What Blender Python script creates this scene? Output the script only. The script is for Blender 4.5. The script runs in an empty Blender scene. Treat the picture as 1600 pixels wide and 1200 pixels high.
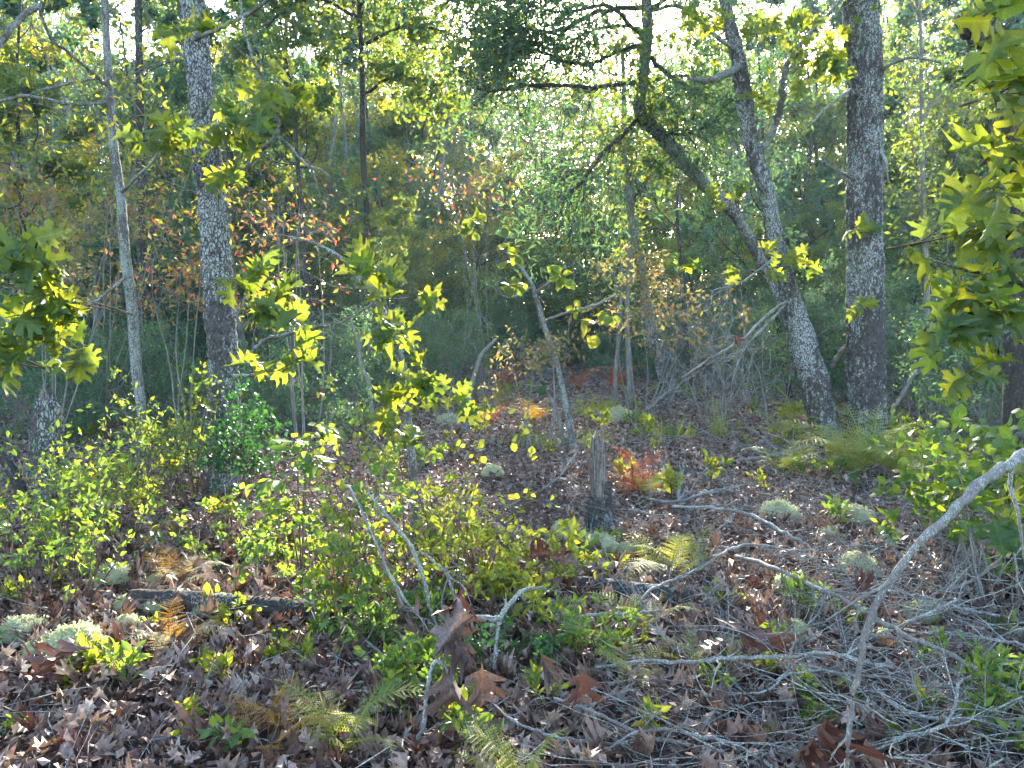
import bpy, math
import numpy as np
from mathutils import Matrix, Vector

sc = bpy.context.scene
COL = sc.collection
PI = math.pi

# ------------------------------------------------------------------ camera, sky, sun, exposure
F = 1209.0                       # focal length in pixels of a 1600 px wide picture
PITCH = math.radians(4.7)
EYE = np.array([0.0, 0.0, 1.5])
cam_d = bpy.data.cameras.new('camera')
cam = bpy.data.objects.new('camera', cam_d)
COL.objects.link(cam)
cam.location = EYE
cam.rotation_euler = (PI / 2 - PITCH, 0, 0)
cam_d.sensor_fit = 'HORIZONTAL'
cam_d.angle = 2 * math.atan(800 / F)
cam_d.clip_start = 0.05
cam_d.clip_end = 2000
sc.camera = cam

SUN_EL = math.radians(21.8)
SUN_AZ = math.radians(5.5)       # to the right of the view axis
world = bpy.data.worlds.new('World')
sc.world = world
world.use_nodes = True
wn = world.node_tree.nodes
sky = wn.new('ShaderNodeTexSky')
sky.sky_type = 'NISHITA'
sky.sun_disc = False
sky.sun_elevation = SUN_EL
sky.sun_rotation = SUN_AZ
sky.air_density = 1.0
sky.dust_density = 1.5
wbg = wn['Background']
wbg.inputs['Strength'].default_value = 0.15
world.node_tree.links.new(sky.outputs[0], wbg.inputs['Color'])

sun_d = bpy.data.lights.new('sun', 'SUN')
sun_d.energy = 5.0
sun_d.angle = math.radians(0.5)
sun_d.color = (1.0, 0.93, 0.80)
sun = bpy.data.objects.new('sun', sun_d)
COL.objects.link(sun)
SUN_DIR = Vector((math.sin(SUN_AZ) * math.cos(SUN_EL), math.cos(SUN_AZ) * math.cos(SUN_EL), math.sin(SUN_EL)))
sun.rotation_euler = SUN_DIR.to_track_quat('Z', 'Y').to_euler()
sun.location = (2, 20, 30)

sc.view_settings.view_transform = 'Standard'
sc.view_settings.look = 'None'
sc.view_settings.gamma = 1.0
sc.view_settings.use_curve_mapping = False
sc.view_settings.exposure = 2.85
sc.cycles.max_bounces = 6
sc.cycles.diffuse_bounces = 4
sc.cycles.glossy_bounces = 2
sc.cycles.transmission_bounces = 5
sc.cycles.volume_bounces = 0
sc.cycles.caustics_reflective = False
sc.cycles.caustics_refractive = False
sc.cycles.use_denoising = True
sc.cycles.denoising_prefilter = 'ACCURATE'
sc.cycles.sample_clamp_indirect = 6.0

# ------------------------------------------------------------------ small maths
HZ = 600 - F * math.tan(PITCH)   # horizon row


def ray(u, v):
    x, y = (u - 800) / F, (v - 600) / F
    c, s = math.cos(PITCH), math.sin(PITCH)
    return np.array([x, c - y * s, -s - y * c])


def P(u, v, d):                  # point at distance d (world Y) seen at pixel u, v
    r = ray(u, v)
    return EYE + r * (d / r[1])


def G(u, v, h=0.0):              # point at height h seen at pixel u, v
    r = ray(u, v)
    return EYE + r * ((h - EYE[2]) / r[2])


def hgt(x, y):
    return (0.03 * np.sin(x * 0.9 + 1.3) * np.sin(y * 0.7 + 0.4) + 0.018 * np.sin(x * 2.3 + y * 1.7)
            + 0.012 * np.sin(x * 4.1 - y * 3.3 + 2.0))


def nrm(a):
    a = np.asarray(a, float)
    return a / np.maximum(np.linalg.norm(a, axis=-1, keepdims=True), 1e-9)


RS = np.random.RandomState
_tab = RS(5).rand(4096)


def hash3(i, j, k):
    return _tab[(i * 131 + j * 71 + k * 37 + (i * j) % 97 + (j * k) % 89) % 4096]


def vnoise(p):                   # value noise, p (N,3) -> -1..1
    p = np.asarray(p, float)
    i = np.floor(p).astype(int)
    f = p - i
    f = f * f * (3 - 2 * f)
    out = 0
    for a in (0, 1):
        for b in (0, 1):
            for c in (0, 1):
                w = (f[..., 0] if a else 1 - f[..., 0]) * (f[..., 1] if b else 1 - f[..., 1]) * (f[..., 2] if c else 1 - f[..., 2])
                out = out + w * hash3(i[..., 0] + a, i[..., 1] + b, i[..., 2] + c)
    return out * 2 - 1


def spline(pts, n):              # Catmull-Rom resample (columns may hold x,y,z,r)
    p = np.asarray(pts, float)
    if len(p) == 2:
        t = np.linspace(0, 1, n)[:, None]
        return p[0] * (1 - t) + p[1] * t
    q = np.vstack([2 * p[0] - p[1], p, 2 * p[-1] - p[-2]])
    seg = np.linspace(0, len(p) - 1 - 1e-6, n)
    i = seg.astype(int)
    t = (seg - i)[:, None]
    a, b, c, d = q[i], q[i + 1], q[i + 2], q[i + 3]
    return 0.5 * (2 * b + (c - a) * t + (2 * a - 5 * b + 4 * c - d) * t * t + (3 * b - a - 3 * c + d) * t ** 3)


# ------------------------------------------------------------------ mesh building
class MB:
    def __init__(s):
        s.v, s.f, s.t, s.r, s.n = [], [], [], [], 0

    def add(s, v, faces, tint=0.0, rib=1.0, smooth=False, mat=0):
        v = np.asarray(v, float).reshape(-1, 3)
        s.v.append(v)
        s.t.append(np.broadcast_to(np.asarray(tint, float), (len(v),)))
        s.r.append(np.broadcast_to(np.asarray(rib, float), (len(v),)))
        for f in faces:
            f = np.asarray(f, int)
            if len(f):
                s.f.append((f + s.n, smooth, mat))
        s.n += len(v)

    def mesh(s, name, mats):
        me = bpy.data.meshes.new(name)
        if not s.v:
            return me
        v = np.concatenate(s.v)
        loops = np.concatenate([f.ravel() for f, _, _ in s.f])
        tot = np.concatenate([np.full(len(f), f.shape[1]) for f, _, _ in s.f])
        sm = np.concatenate([np.full(len(f), b) for f, b, _ in s.f])
        mi = np.concatenate([np.full(len(f), m) for f, _, m in s.f])
        start = np.concatenate([[0], np.cumsum(tot)[:-1]])
        me.vertices.add(len(v))
        me.vertices.foreach_set('co', v.ravel().astype(np.float32))
        me.loops.add(len(loops))
        me.loops.foreach_set('vertex_index', loops.astype(np.int32))
        me.polygons.add(len(tot))
        me.polygons.foreach_set('loop_start', start.astype(np.int32))
        me.polygons.foreach_set('loop_total', tot.astype(np.int32))
        me.polygons.foreach_set('use_smooth', sm.astype(bool))
        me.polygons.foreach_set('material_index', mi.astype(np.int32))
        for m in (mats if isinstance(mats, (list, tuple)) else [mats]):
            me.materials.append(m)
        a = me.attributes.new('tint', 'FLOAT', 'POINT')
        a.data.foreach_set('value', np.concatenate(s.t).astype(np.float32))
        a = me.attributes.new('rib', 'FLOAT', 'POINT')
        a.data.foreach_set('value', np.concatenate(s.r).astype(np.float32))
        me.update(calc_edges=True)
        return me


def link(name, data, parent=None, loc=None):
    o = bpy.data.objects.new(name, data)
    COL.objects.link(o)
    if parent is not None:
        o.parent = parent
        if name in ('twigs', 'limbs', 'crown', 'foliage', 'stems'):
            o['kind'] = 'stuff'
    if loc is not None:
        o.location = loc
    return o


def tag(o, label=None, cat=None, group=None, kind=None):
    for k, x in (('label', label), ('category', cat), ('group', group), ('kind', kind)):
        if x:
            o[k] = x
    return o


def empty(name, loc, label=None, cat=None, group=None, rz=0.0, s=1.0):
    o = bpy.data.objects.new(name, None)
    COL.objects.link(o)
    o.empty_display_size = 0.1
    o.location = loc
    o.rotation_euler = (0, 0, rz)
    o.scale = (s, s, s)
    return tag(o, label, cat, group)


def tubes(mb, polys, r, S=4, mat=0, tint=0.0, cap=True):
    """polys (N,K,3), r (N,K)"""
    polys = np.asarray(polys, float)
    if polys.ndim == 2:
        polys = polys[None]
    N, K, _ = polys.shape
    r = np.broadcast_to(np.asarray(r, float), (N, K))
    t = np.empty_like(polys)
    t[:, 1:-1] = polys[:, 2:] - polys[:, :-2]
    t[:, 0] = polys[:, 1] - polys[:, 0]
    t[:, -1] = polys[:, -1] - polys[:, -2]
    t = nrm(t)
    m = nrm(polys[:, -1] - polys[:, 0])
    ref = np.where(np.abs(m[:, 2:3]) < 0.8, np.array([[0, 0, 1.0]]), np.array([[1.0, 0.17, 0]]))
    a = nrm(np.cross(t, ref[:, None, :]))
    b = np.cross(t, a)
    ang = np.arange(S) * 2 * PI / S
    v = (polys[:, :, None, :] + r[:, :, None, None] * (np.cos(ang)[None, None, :, None] * a[:, :, None, :]
         + np.sin(ang)[None, None, :, None] * b[:, :, None, :])).reshape(-1, 3)
    n_, k_, s_ = np.meshgrid(np.arange(N), np.arange(K - 1), np.arange(S), indexing='ij')
    base = n_ * K * S + k_ * S
    s2 = (s_ + 1) % S
    f = np.stack([base + s_, base + s2, base + S + s2, base + S + s_], -1).reshape(-1, 4)
    faces = [f]
    if cap:
        c0 = (np.arange(N) * K * S)[:, None]
        ar = np.arange(S)[None]
        faces.append(c0 + ar[:, ::-1])
        faces.append(c0 + (K - 1) * S + ar)
    mb.add(v, faces, tint, 1.0, True, mat)


def frames(a, n):
    a = nrm(a)
    x = nrm(np.cross(a, n))
    return np.stack([x, a, np.cross(x, a)], -1)     # columns


def scatter(mb, tpl, pos, a, n, size, tint, mat=0, smooth=False):
    tv, tf, tr = tpl
    M = frames(a, n) * np.asarray(size, float)[:, None, None]
    N, V = len(pos), len(tv)
    v = (np.einsum('nij,vj->nvi', M, tv) + np.asarray(pos)[:, None, :]).reshape(-1, 3)
    off = (np.arange(N) * V)[:, None, None]
    faces = [(np.asarray(f)[None] + off).reshape(-1, np.asarray(f).shape[1]) for f in tf]
    mb.add(v, faces, np.repeat(np.broadcast_to(np.asarray(tint, float), (N,)), V), np.tile(tr, N), smooth, mat)


# ------------------------------------------------------------------ leaf shapes (x across, y along, z up)
def _bend(v, cup, curl, twist, rs, wob=0.0):
    x, y = v[:, 0].copy(), v[:, 1].copy()
    z = cup * np.abs(x) ** 1.3 * 1.6 + curl * (y - 0.2) ** 2 * np.sign(1) + wob * np.sin(y * 7 + x * 9 + rs.rand() * 6)
    th = twist * (y - 0.3)
    out = np.stack([x * np.cos(th) - z * np.sin(th) * 0.3, y - 0.35 * curl * curl * y * y, z + x * np.sin(th)], -1)
    return out


def oak_leaf(seed, cup=0.3, curl=-0.3, twist=0.4, fine=True, wob=0.03):
    rs = RS(seed)
    if fine:
        o = [(0.010, 0.0), (0.014, 0.13), (0.07, 0.16), (0.24, 0.20), (0.33, 0.29), (0.23, 0.32), (0.12, 0.37), (0.14, 0.42), (0.31, 0.47),
             (0.44, 0.61), (0.35, 0.62), (0.33, 0.70), (0.23, 0.63), (0.13, 0.66), (0.15, 0.73), (0.24, 0.78), (0.28, 0.91), (0.19, 0.87), (0.10, 0.86), (0.08, 0.92), (0.006, 1.02)]
        my = [0.0, 0.13, 0.17, 0.22, 0.27, 0.31, 0.37, 0.43, 0.48, 0.52, 0.55, 0.58, 0.61, 0.65, 0.72, 0.76, 0.79, 0.82, 0.85, 0.92, 1.02]
    else:
        o = [(0.012, 0.0), (0.07, 0.14), (0.30, 0.27), (0.13, 0.37), (0.42, 0.61), (0.14, 0.66), (0.26, 0.90), (0.09, 0.87), (0.004, 1.0)]
        my = [0.0, 0.14, 0.26, 0.38, 0.52, 0.65, 0.78, 0.86, 1.0]
    o = np.array(o)
    n = len(o)
    def side(sg):
        q = o.copy()
        q[2:-1, 0] *= 1 + rs.uniform(-0.16, 0.16, n - 3)
        q[2:-1, 1] += rs.uniform(-0.022, 0.022, n - 3)
        q[:, 0] *= sg
        return q
    R, L = side(1), side(-1)
    if fine:                     # a column halfway out lets each half curl
        v = np.zeros((5 * n, 3))
        v[:n, 1] = my
        mid = v[:n, :2]
        v[n:2 * n, :2] = R
        v[2 * n:3 * n, :2] = L
        v[3 * n:4 * n, :2] = mid * 0.5 + R * 0.5
        v[4 * n:, :2] = mid * 0.5 + L * 0.5
        i = np.arange(n - 1)
        q = lambda a, b: np.stack([i + a * n, i + b * n, i + b * n + 1, i + a * n + 1], -1)
        f = np.vstack([q(0, 3), q(3, 1), q(4, 0), q(2, 4)])
        rib = np.concatenate([np.zeros(n), np.ones(2 * n), np.full(2 * n, 0.5)])
        rib[[0, 1, n, n + 1, 2 * n, 2 * n + 1]] = 0
        v = _bend(v, cup * 1.5, curl, twist, rs, wob)
        v[3 * n:, 2] += rs.normal(size=2 * n) * 0.012 * (1 + 2 * (wob > 0.05))
        v[n:3 * n, 2] += rs.normal(size=2 * n) * 0.02 * (1 + 1.5 * (wob > 0.05))
        return v, [f], rib
    v = np.zeros((3 * n, 3))
    v[:n, 1] = my
    v[n:2 * n, :2] = R
    v[2 * n:, :2] = L
    i = np.arange(n - 1)
    f = np.vstack([np.stack([i, i + n, i + n + 1, i + 1], -1), np.stack([i, i + 1, i + 2 * n + 1, i + 2 * n], -1)])
    rib = np.concatenate([np.zeros(n), np.ones(2 * n)])
    rib[[0, 1, n, n + 1, 2 * n, 2 * n + 1]] = 0
    return _bend(v, cup, curl, twist, rs, wob), [f], rib


def oval_leaf(seed, w=0.22, cup=0.3, curl=-0.2, twist=0.2, n=4):
    rs = RS(seed)
    y = np.linspace(0.1, 1, n + 1)
    t = (y - 0.1) / 0.9
    hw = w * (np.sin(PI * np.clip(t, 0.0, 1) ** 0.85) ** 0.8) + 0.006
    y = np.concatenate([[0], y])
    hw = np.concatenate([[0.012], hw])
    m = len(y)
    v = np.zeros((3 * m, 3))
    v[:m, 1] = y
    v[m:2 * m, 0], v[m:2 * m, 1] = hw, y
    v[2 * m:, 0], v[2 * m:, 1] = -hw, y
    i = np.arange(m - 1)
    f = np.vstack([np.stack([i, i + m, i + m + 1, i + 1], -1), np.stack([i, i + 1, i + 2 * m + 1, i + 2 * m], -1)])
    rib = np.concatenate([np.zeros(m), np.ones(2 * m)])
    return _bend(v, cup, curl, twist, rs), [f], rib


def small_leaf(w=0.25, fold=0.08, droop=-0.1):
    v = np.array([[0, 0, 0], [w, 0.45, fold], [0, 1, droop], [-w, 0.45, fold]])
    return v, [np.array([[0, 1, 2], [0, 2, 3]])], np.array([0, 1, 0, 1.0])


def spiky_leaf(w=0.4):           # a tiny lobed leaf for far oaks
    v = np.array([[0, 0, 0], [w * .9, .35, .06], [.12, .45, 0], [w, .8, .04], [0, 1, -.12], [-w, .8, .04], [-.12, .45, 0], [-w * .9, .35, .06]])
    return v, [np.array([[0, 1, 2], [0, 2, 6], [0, 6, 7], [2, 3, 4], [2, 4, 6], [6, 4, 5]])], np.array([0, 1, .3, 1, 0, 1, .3, 1.0])


# ------------------------------------------------------------------ materials
def new_mat(name):
    m = bpy.data.materials.new(name)
    m.use_nodes = True
    nt = m.node_tree
    return m, nt, nt.nodes, nt.links, nt.nodes['Principled BSDF']


def ramp(N, cols, pos=None, interp='LINEAR'):
    r = N.new('ShaderNodeValToRGB')
    r.color_ramp.interpolation = interp
    e = r.color_ramp.elements
    pos = pos or [i / max(1, len(cols) - 1) for i in range(len(cols))]
    while len(e) < len(cols):
        e.new(0.5)
    for k, (p, c) in enumerate(zip(pos, cols)):
        e[k].position = p
        e[k].color = (*c, 1)
    return r


def leaf_mat(name, cols, tcols, trans=0.5, rough=0.42, spec=0.5, rib=0.35, mottle=0.25, mscale=60):
    m, nt, N, L, p = new_mat(name)
    at = N.new('ShaderNodeAttribute'); at.attribute_name = 'tint'
    oi = N.new('ShaderNodeObjectInfo')
    ad = N.new('ShaderNodeMath'); ad.operation = 'ADD'
    L.new(at.outputs['Fac'], ad.inputs[0]); L.new(oi.outputs['Random'], ad.inputs[1])
    fr = N.new('ShaderNodeMath'); fr.operation = 'FRACT'
    L.new(ad.outputs[0], fr.inputs[0])
    r1, r2 = ramp(N, cols), ramp(N, tcols)
    L.new(fr.outputs[0], r1.inputs[0]); L.new(fr.outputs[0], r2.inputs[0])
    tc = N.new('ShaderNodeTexCoord')
    nz = N.new('ShaderNodeTexNoise'); nz.inputs['Scale'].default_value = mscale; nz.inputs['Detail'].default_value = 3
    L.new(tc.outputs['Object'], nz.inputs['Vector'])
    mr = N.new('ShaderNodeMapRange'); mr.inputs['From Min'].default_value = 0.3; mr.inputs['From Max'].default_value = 0.7
    mr.inputs['To Min'].default_value = 1 - mottle; mr.inputs['To Max'].default_value = 1 + mottle
    L.new(nz.outputs['Fac'], mr.inputs['Value'])
    rb = N.new('ShaderNodeAttribute'); rb.attribute_name = 'rib'
    rm = N.new('ShaderNodeMapRange'); rm.inputs['From Min'].default_value = 0.02; rm.inputs['From Max'].default_value = 0.13
    rm.inputs['To Min'].default_value = 1 + rib; rm.inputs['To Max'].default_value = 1.0
    L.new(rb.outputs['Fac'], rm.inputs['Value'])
    mm = N.new('ShaderNodeMath'); mm.operation = 'MULTIPLY'
    L.new(mr.outputs[0], mm.inputs[0]); L.new(rm.outputs[0], mm.inputs[1])
    outs = []
    for r in (r1, r2):
        vm = N.new('ShaderNodeVectorMath'); vm.operation = 'SCALE'
        L.new(r.outputs[0], vm.inputs[0]); L.new(mm.outputs[0], vm.inputs['Scale'])
        outs.append(vm)
    L.new(outs[0].outputs[0], p.inputs['Base Color'])
    p.inputs['Roughness'].default_value = rough
    p.inputs['Specular IOR Level'].default_value = spec
    if trans > 0:
        t = N.new('ShaderNodeBsdfTranslucent')
        L.new(outs[1].outputs[0], t.inputs['Color'])
        mx = N.new('ShaderNodeMixShader'); mx.inputs[0].default_value = trans
        L.new(p.outputs[0], mx.inputs[1]); L.new(t.outputs[0], mx.inputs[2])
        L.new(mx.outputs[0], N['Material Output'].inputs['Surface'])
    return m


def bark_mat(name, dark, mid, lichen, green, amount=0.5, scale=1.0, bump=0.6, stretch=0.45):
    m, nt, N, L, p = new_mat(name)
    tc = N.new('ShaderNodeTexCoord')
    mp = N.new('ShaderNodeMapping'); mp.inputs['Scale'].default_value = (scale, scale, scale * stretch)
    L.new(tc.outputs['Object'], mp.inputs['Vector'])
    def noise(s, d, v=None):
        n = N.new('ShaderNodeTexNoise'); n.inputs['Scale'].default_value = s; n.inputs['Detail'].default_value = d
        n.inputs['Roughness'].default_value = 0.65
        L.new((v or mp).outputs[0] if v is None else v, n.inputs['Vector'])
        return n
    vo = N.new('ShaderNodeTexVoronoi'); vo.feature = 'DISTANCE_TO_EDGE'; vo.inputs['Scale'].default_value = 52
    n0 = noise(9, 3)
    wv = N.new('ShaderNodeMix'); wv.data_type = 'VECTOR'; wv.inputs['Factor'].default_value = 0.07
    L.new(mp.outputs[0], wv.inputs['A']); L.new(n0.outputs['Color'], wv.inputs['B'])
    L.new(wv.outputs['Result'], vo.inputs['Vector'])
    crack = N.new('ShaderNodeMapRange'); crack.inputs['From Min'].default_value = 0.02; crack.inputs['From Max'].default_value = 0.16
    L.new(vo.outputs['Distance'], crack.inputs['Value'])
    r0 = ramp(N, [dark, mid], [0.25, 0.75])
    n1 = noise(30, 6)
    L.new(n1.outputs['Fac'], r0.inputs[0])
    # lichen patches
    n2 = noise(26, 8)
    n3 = noise(2.2, 4)
    sm = N.new('ShaderNodeMath'); sm.operation = 'ADD'
    L.new(n2.outputs['Fac'], sm.inputs[0]); L.new(n3.outputs['Fac'], sm.inputs[1])
    lm = N.new('ShaderNodeMapRange'); lm.inputs['From Min'].default_value = 1.24 - amount * 0.5; lm.inputs['From Max'].default_value = 1.34 - amount * 0.5
    L.new(sm.outputs[0], lm.inputs['Value'])
    cm = N.new('ShaderNodeMath'); cm.operation = 'MULTIPLY'
    L.new(lm.outputs[0], cm.inputs[0]); L.new(crack.outputs[0], cm.inputs[1])
    rl = ramp(N, [green, lichen, lichen], [0.35, 0.55, 1])
    n4 = noise(5, 3)
    L.new(n4.outputs['Fac'], rl.inputs[0])
    m1 = N.new('ShaderNodeMix'); m1.data_type = 'RGBA'
    L.new(cm.outputs[0], m1.inputs['Factor']); L.new(r0.outputs[0], m1.inputs['A']); L.new(rl.outputs[0], m1.inputs['B'])
    m2 = N.new('ShaderNodeMix'); m2.data_type = 'RGBA'
    inv = N.new('ShaderNodeMath'); inv.operation = 'SUBTRACT'; inv.inputs[0].default_value = 1
    L.new(crack.outputs[0], inv.inputs[1])
    hf = N.new('ShaderNodeMath'); hf.operation = 'MULTIPLY'; hf.inputs[1].default_value = 0.6
    L.new(inv.outputs[0], hf.inputs[0])
    L.new(hf.outputs[0], m2.inputs['Factor']); L.new(m1.outputs['Result'], m2.inputs['A']); m2.inputs['B'].default_value = (*[c * 0.6 for c in dark], 1)
    L.new(m2.outputs['Result'], p.inputs['Base Color'])
    p.inputs['Roughness'].default_value = 0.9
    p.inputs['Specular IOR Level'].default_value = 0.2
    hs = N.new('ShaderNodeMath'); hs.operation = 'ADD'
    L.new(crack.outputs[0], hs.inputs[0]); L.new(n1.outputs['Fac'], hs.inputs[1])
    b = N.new('ShaderNodeBump'); b.inputs['Strength'].default_value = bump; b.inputs['Distance'].default_value = 0.012
    L.new(hs.outputs[0], b.inputs['Height']); L.new(b.outputs[0], p.inputs['Normal'])
    return m


def noise_mat(name, cols, scale, rough=0.9, bump=0.5, dist=0.02, pos=None, detail=8, stretch=1.0):
    m, nt, N, L, p = new_mat(name)
    tc0 = N.new('ShaderNodeTexCoord')
    tc = N.new('ShaderNodeMapping')
    tc.inputs['Scale'].default_value = (1, 1, stretch)
    L.new(tc0.outputs['Object'], tc.inputs['Vector'])
    n = N.new('ShaderNodeTexNoise'); n.inputs['Scale'].default_value = scale; n.inputs['Detail'].default_value = detail
    L.new(tc.outputs[0], n.inputs['Vector'])
    r = ramp(N, cols, pos or [0.3 + 0.4 * i / (len(cols) - 1) for i in range(len(cols))])
    L.new(n.outputs['Fac'], r.inputs[0]); L.new(r.outputs[0], p.inputs['Base Color'])
    p.inputs['Roughness'].default_value = rough
    p.inputs['Specular IOR Level'].default_value = 0.2
    b = N.new('ShaderNodeBump'); b.inputs['Strength'].default_value = bump; b.inputs['Distance'].default_value = dist
    L.new(n.outputs['Fac'], b.inputs['Height']); L.new(b.outputs[0], p.inputs['Normal'])
    return m


M_SOIL = noise_mat('soil', [(0.025, 0.018, 0.015), (0.06, 0.042, 0.035), (0.12, 0.085, 0.075)], 14, bump=1.0, dist=0.04)
M_BARK = bark_mat('lichened_bark', (0.055, 0.048, 0.045), (0.13, 0.12, 0.115), (0.34, 0.36, 0.35), (0.24, 0.29, 0.21), 0.62)
M_BARKR = bark_mat('ridged_bark', (0.05, 0.045, 0.042), (0.12, 0.11, 0.105), (0.33, 0.35, 0.34), (0.26, 0.30, 0.22), 0.55)
M_BARKT = bark_mat('young_bark', (0.075, 0.065, 0.055), (0.16, 0.145, 0.13), (0.36, 0.40, 0.38), (0.27, 0.33, 0.26), 0.6, 3.0, 0.3)
M_BARKD = bark_mat('dark_bark', (0.035, 0.030, 0.027), (0.085, 0.075, 0.068), (0.22, 0.24, 0.23), (0.16, 0.20, 0.14), 0.3, 1.5, 0.4)
M_TWIG = bark_mat('grey_twig', (0.12, 0.105, 0.095), (0.27, 0.25, 0.23), (0.36, 0.38, 0.36), (0.28, 0.33, 0.27), 0.45, 5.0, 0.2)
M_DEAD = bark_mat('dead_wood', (0.12, 0.108, 0.10), (0.28, 0.265, 0.25), (0.46, 0.49, 0.46), (0.36, 0.46, 0.39), 0.5, 5.0, 0.25)
M_STEM = noise_mat('brown_stem', [(0.06, 0.04, 0.03), (0.13, 0.095, 0.07)], 60, bump=0.1, dist=0.002)
M_WOOD = noise_mat('weathered_wood', [(0.05, 0.043, 0.04), (0.15, 0.125, 0.11), (0.27, 0.235, 0.21)], 70, bump=1.0, dist=0.01, stretch=0.1)

M_LICH = leaf_mat('reindeer_lichen', [(0.38, 0.41, 0.23), (0.47, 0.49, 0.30), (0.50, 0.51, 0.33)], [(0.44, 0.46, 0.24), (0.50, 0.52, 0.28), (0.52, 0.52, 0.30)], 0.4, 0.9, 0.1, 0, 0.2, 40)
M_HANG = leaf_mat('brown_leaf', [(0.10, 0.068, 0.06), (0.14, 0.10, 0.088), (0.12, 0.08, 0.07)], [(0.14, 0.07, 0.04), (0.18, 0.10, 0.06), (0.15, 0.08, 0.05)], 0.12, 0.5, 0.35, 0.35, 0.45, 25)
GREEN = leaf_mat('oak_leaf_green', [(0.035, 0.085, 0.03), (0.05, 0.11, 0.035), (0.075, 0.13, 0.03), (0.04, 0.095, 0.04)],
                 [(0.20, 0.30, 0.02), (0.30, 0.35, 0.02), (0.40, 0.40, 0.02), (0.24, 0.32, 0.025)], 0.5, 0.5, 0.4)
GLOSS = leaf_mat('evergreen_leaf', [(0.03, 0.085, 0.025), (0.05, 0.12, 0.03), (0.08, 0.15, 0.035), (0.04, 0.10, 0.03)],
                 [(0.20, 0.34, 0.03), (0.30, 0.42, 0.03), (0.38, 0.46, 0.03), (0.24, 0.36, 0.03)], 0.42, 0.45, 0.45)
LIME = leaf_mat('young_leaf_lime', [(0.10, 0.17, 0.03), (0.14, 0.20, 0.03), (0.17, 0.19, 0.03), (0.09, 0.16, 0.03)],
                [(0.30, 0.38, 0.03), (0.40, 0.42, 0.03), (0.46, 0.42, 0.03), (0.31, 0.39, 0.03)], 0.5, 0.5, 0.35)
DARK = leaf_mat('holly_leaf_dark', [(0.015, 0.06, 0.02), (0.025, 0.08, 0.025), (0.02, 0.07, 0.025)],
                [(0.05, 0.18, 0.03), (0.08, 0.22, 0.03), (0.06, 0.20, 0.03)], 0.3, 0.5, 0.4)
FARG = leaf_mat('far_leaf_green', [(0.04, 0.095, 0.05), (0.055, 0.12, 0.055), (0.08, 0.125, 0.045), (0.045, 0.10, 0.06)],
                [(0.15, 0.25, 0.035), (0.22, 0.29, 0.03), (0.36, 0.37, 0.02), (0.16, 0.26, 0.04)], 0.45, 0.5, 0.4)
FART = leaf_mat('far_leaf_teal', [(0.045, 0.105, 0.075), (0.055, 0.12, 0.08), (0.065, 0.125, 0.07), (0.05, 0.115, 0.085)],
                [(0.09, 0.23, 0.08), (0.13, 0.26, 0.07), (0.22, 0.31, 0.05), (0.10, 0.24, 0.09)], 0.38, 0.5, 0.4)
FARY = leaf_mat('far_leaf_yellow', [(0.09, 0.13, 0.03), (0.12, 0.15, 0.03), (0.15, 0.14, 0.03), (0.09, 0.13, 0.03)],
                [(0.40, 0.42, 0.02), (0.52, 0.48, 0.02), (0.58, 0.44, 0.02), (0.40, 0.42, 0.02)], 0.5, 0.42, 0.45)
AUTUMN = leaf_mat('autumn_leaf', [(0.07, 0.12, 0.04), (0.12, 0.13, 0.04), (0.24, 0.13, 0.05), (0.22, 0.10, 0.06), (0.24, 0.06, 0.04), (0.08, 0.12, 0.04)],
                  [(0.28, 0.36, 0.03), (0.38, 0.38, 0.03), (0.46, 0.28, 0.05), (0.42, 0.18, 0.06), (0.44, 0.08, 0.05), (0.26, 0.34, 0.03)], 0.5, 0.45, 0.4)
TAN = leaf_mat('tan_leaf', [(0.13, 0.11, 0.05), (0.22, 0.17, 0.09), (0.11, 0.13, 0.04), (0.18, 0.11, 0.06)],
               [(0.32, 0.24, 0.08), (0.40, 0.30, 0.12), (0.30, 0.32, 0.05), (0.36, 0.19, 0.07)], 0.4, 0.5, 0.35)
LITTER = leaf_mat('dead_leaf', [(0.055, 0.028, 0.021), (0.13, 0.075, 0.056), (0.22, 0.15, 0.12), (0.37, 0.285, 0.235), (0.10, 0.045, 0.032)],
                  [(0.14, 0.06, 0.035), (0.20, 0.12, 0.075), (0.26, 0.17, 0.11), (0.30, 0.21, 0.14), (0.20, 0.085, 0.045)], 0.15, 0.55, 0.3, 0.2, 0.4)
RUST = leaf_mat('rust_leaf', [(0.085, 0.034, 0.026), (0.12, 0.055, 0.042), (0.10, 0.05, 0.042)],
                [(0.12, 0.045, 0.03), (0.15, 0.06, 0.04), (0.13, 0.055, 0.035)], 0.12, 0.4, 0.45, 0.3, 0.3)
FERN = leaf_mat('fern_green', [(0.15, 0.20, 0.06), (0.20, 0.24, 0.07), (0.25, 0.25, 0.07)],
                [(0.34, 0.42, 0.05), (0.42, 0.46, 0.05), (0.48, 0.44, 0.05)], 0.45, 0.5, 0.35)
FERNO = leaf_mat('fern_orange', [(0.30, 0.15, 0.03), (0.34, 0.20, 0.04), (0.26, 0.17, 0.04)],
                 [(0.62, 0.26, 0.02), (0.66, 0.38, 0.03), (0.55, 0.36, 0.03)], 0.5, 0.5, 0.3)
FERNP = leaf_mat('fern_pale', [(0.44, 0.38, 0.24), (0.50, 0.45, 0.30), (0.38, 0.32, 0.20)],
                 [(0.5, 0.42, 0.24), (0.55, 0.46, 0.28), (0.45, 0.38, 0.2)], 0.35, 0.5, 0.35)
FERNR = leaf_mat('fern_red', [(0.26, 0.06, 0.03), (0.30, 0.09, 0.04), (0.24, 0.12, 0.05)],
                 [(0.52, 0.10, 0.04), (0.56, 0.16, 0.05), (0.44, 0.22, 0.06)], 0.45, 0.5, 0.3)

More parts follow.
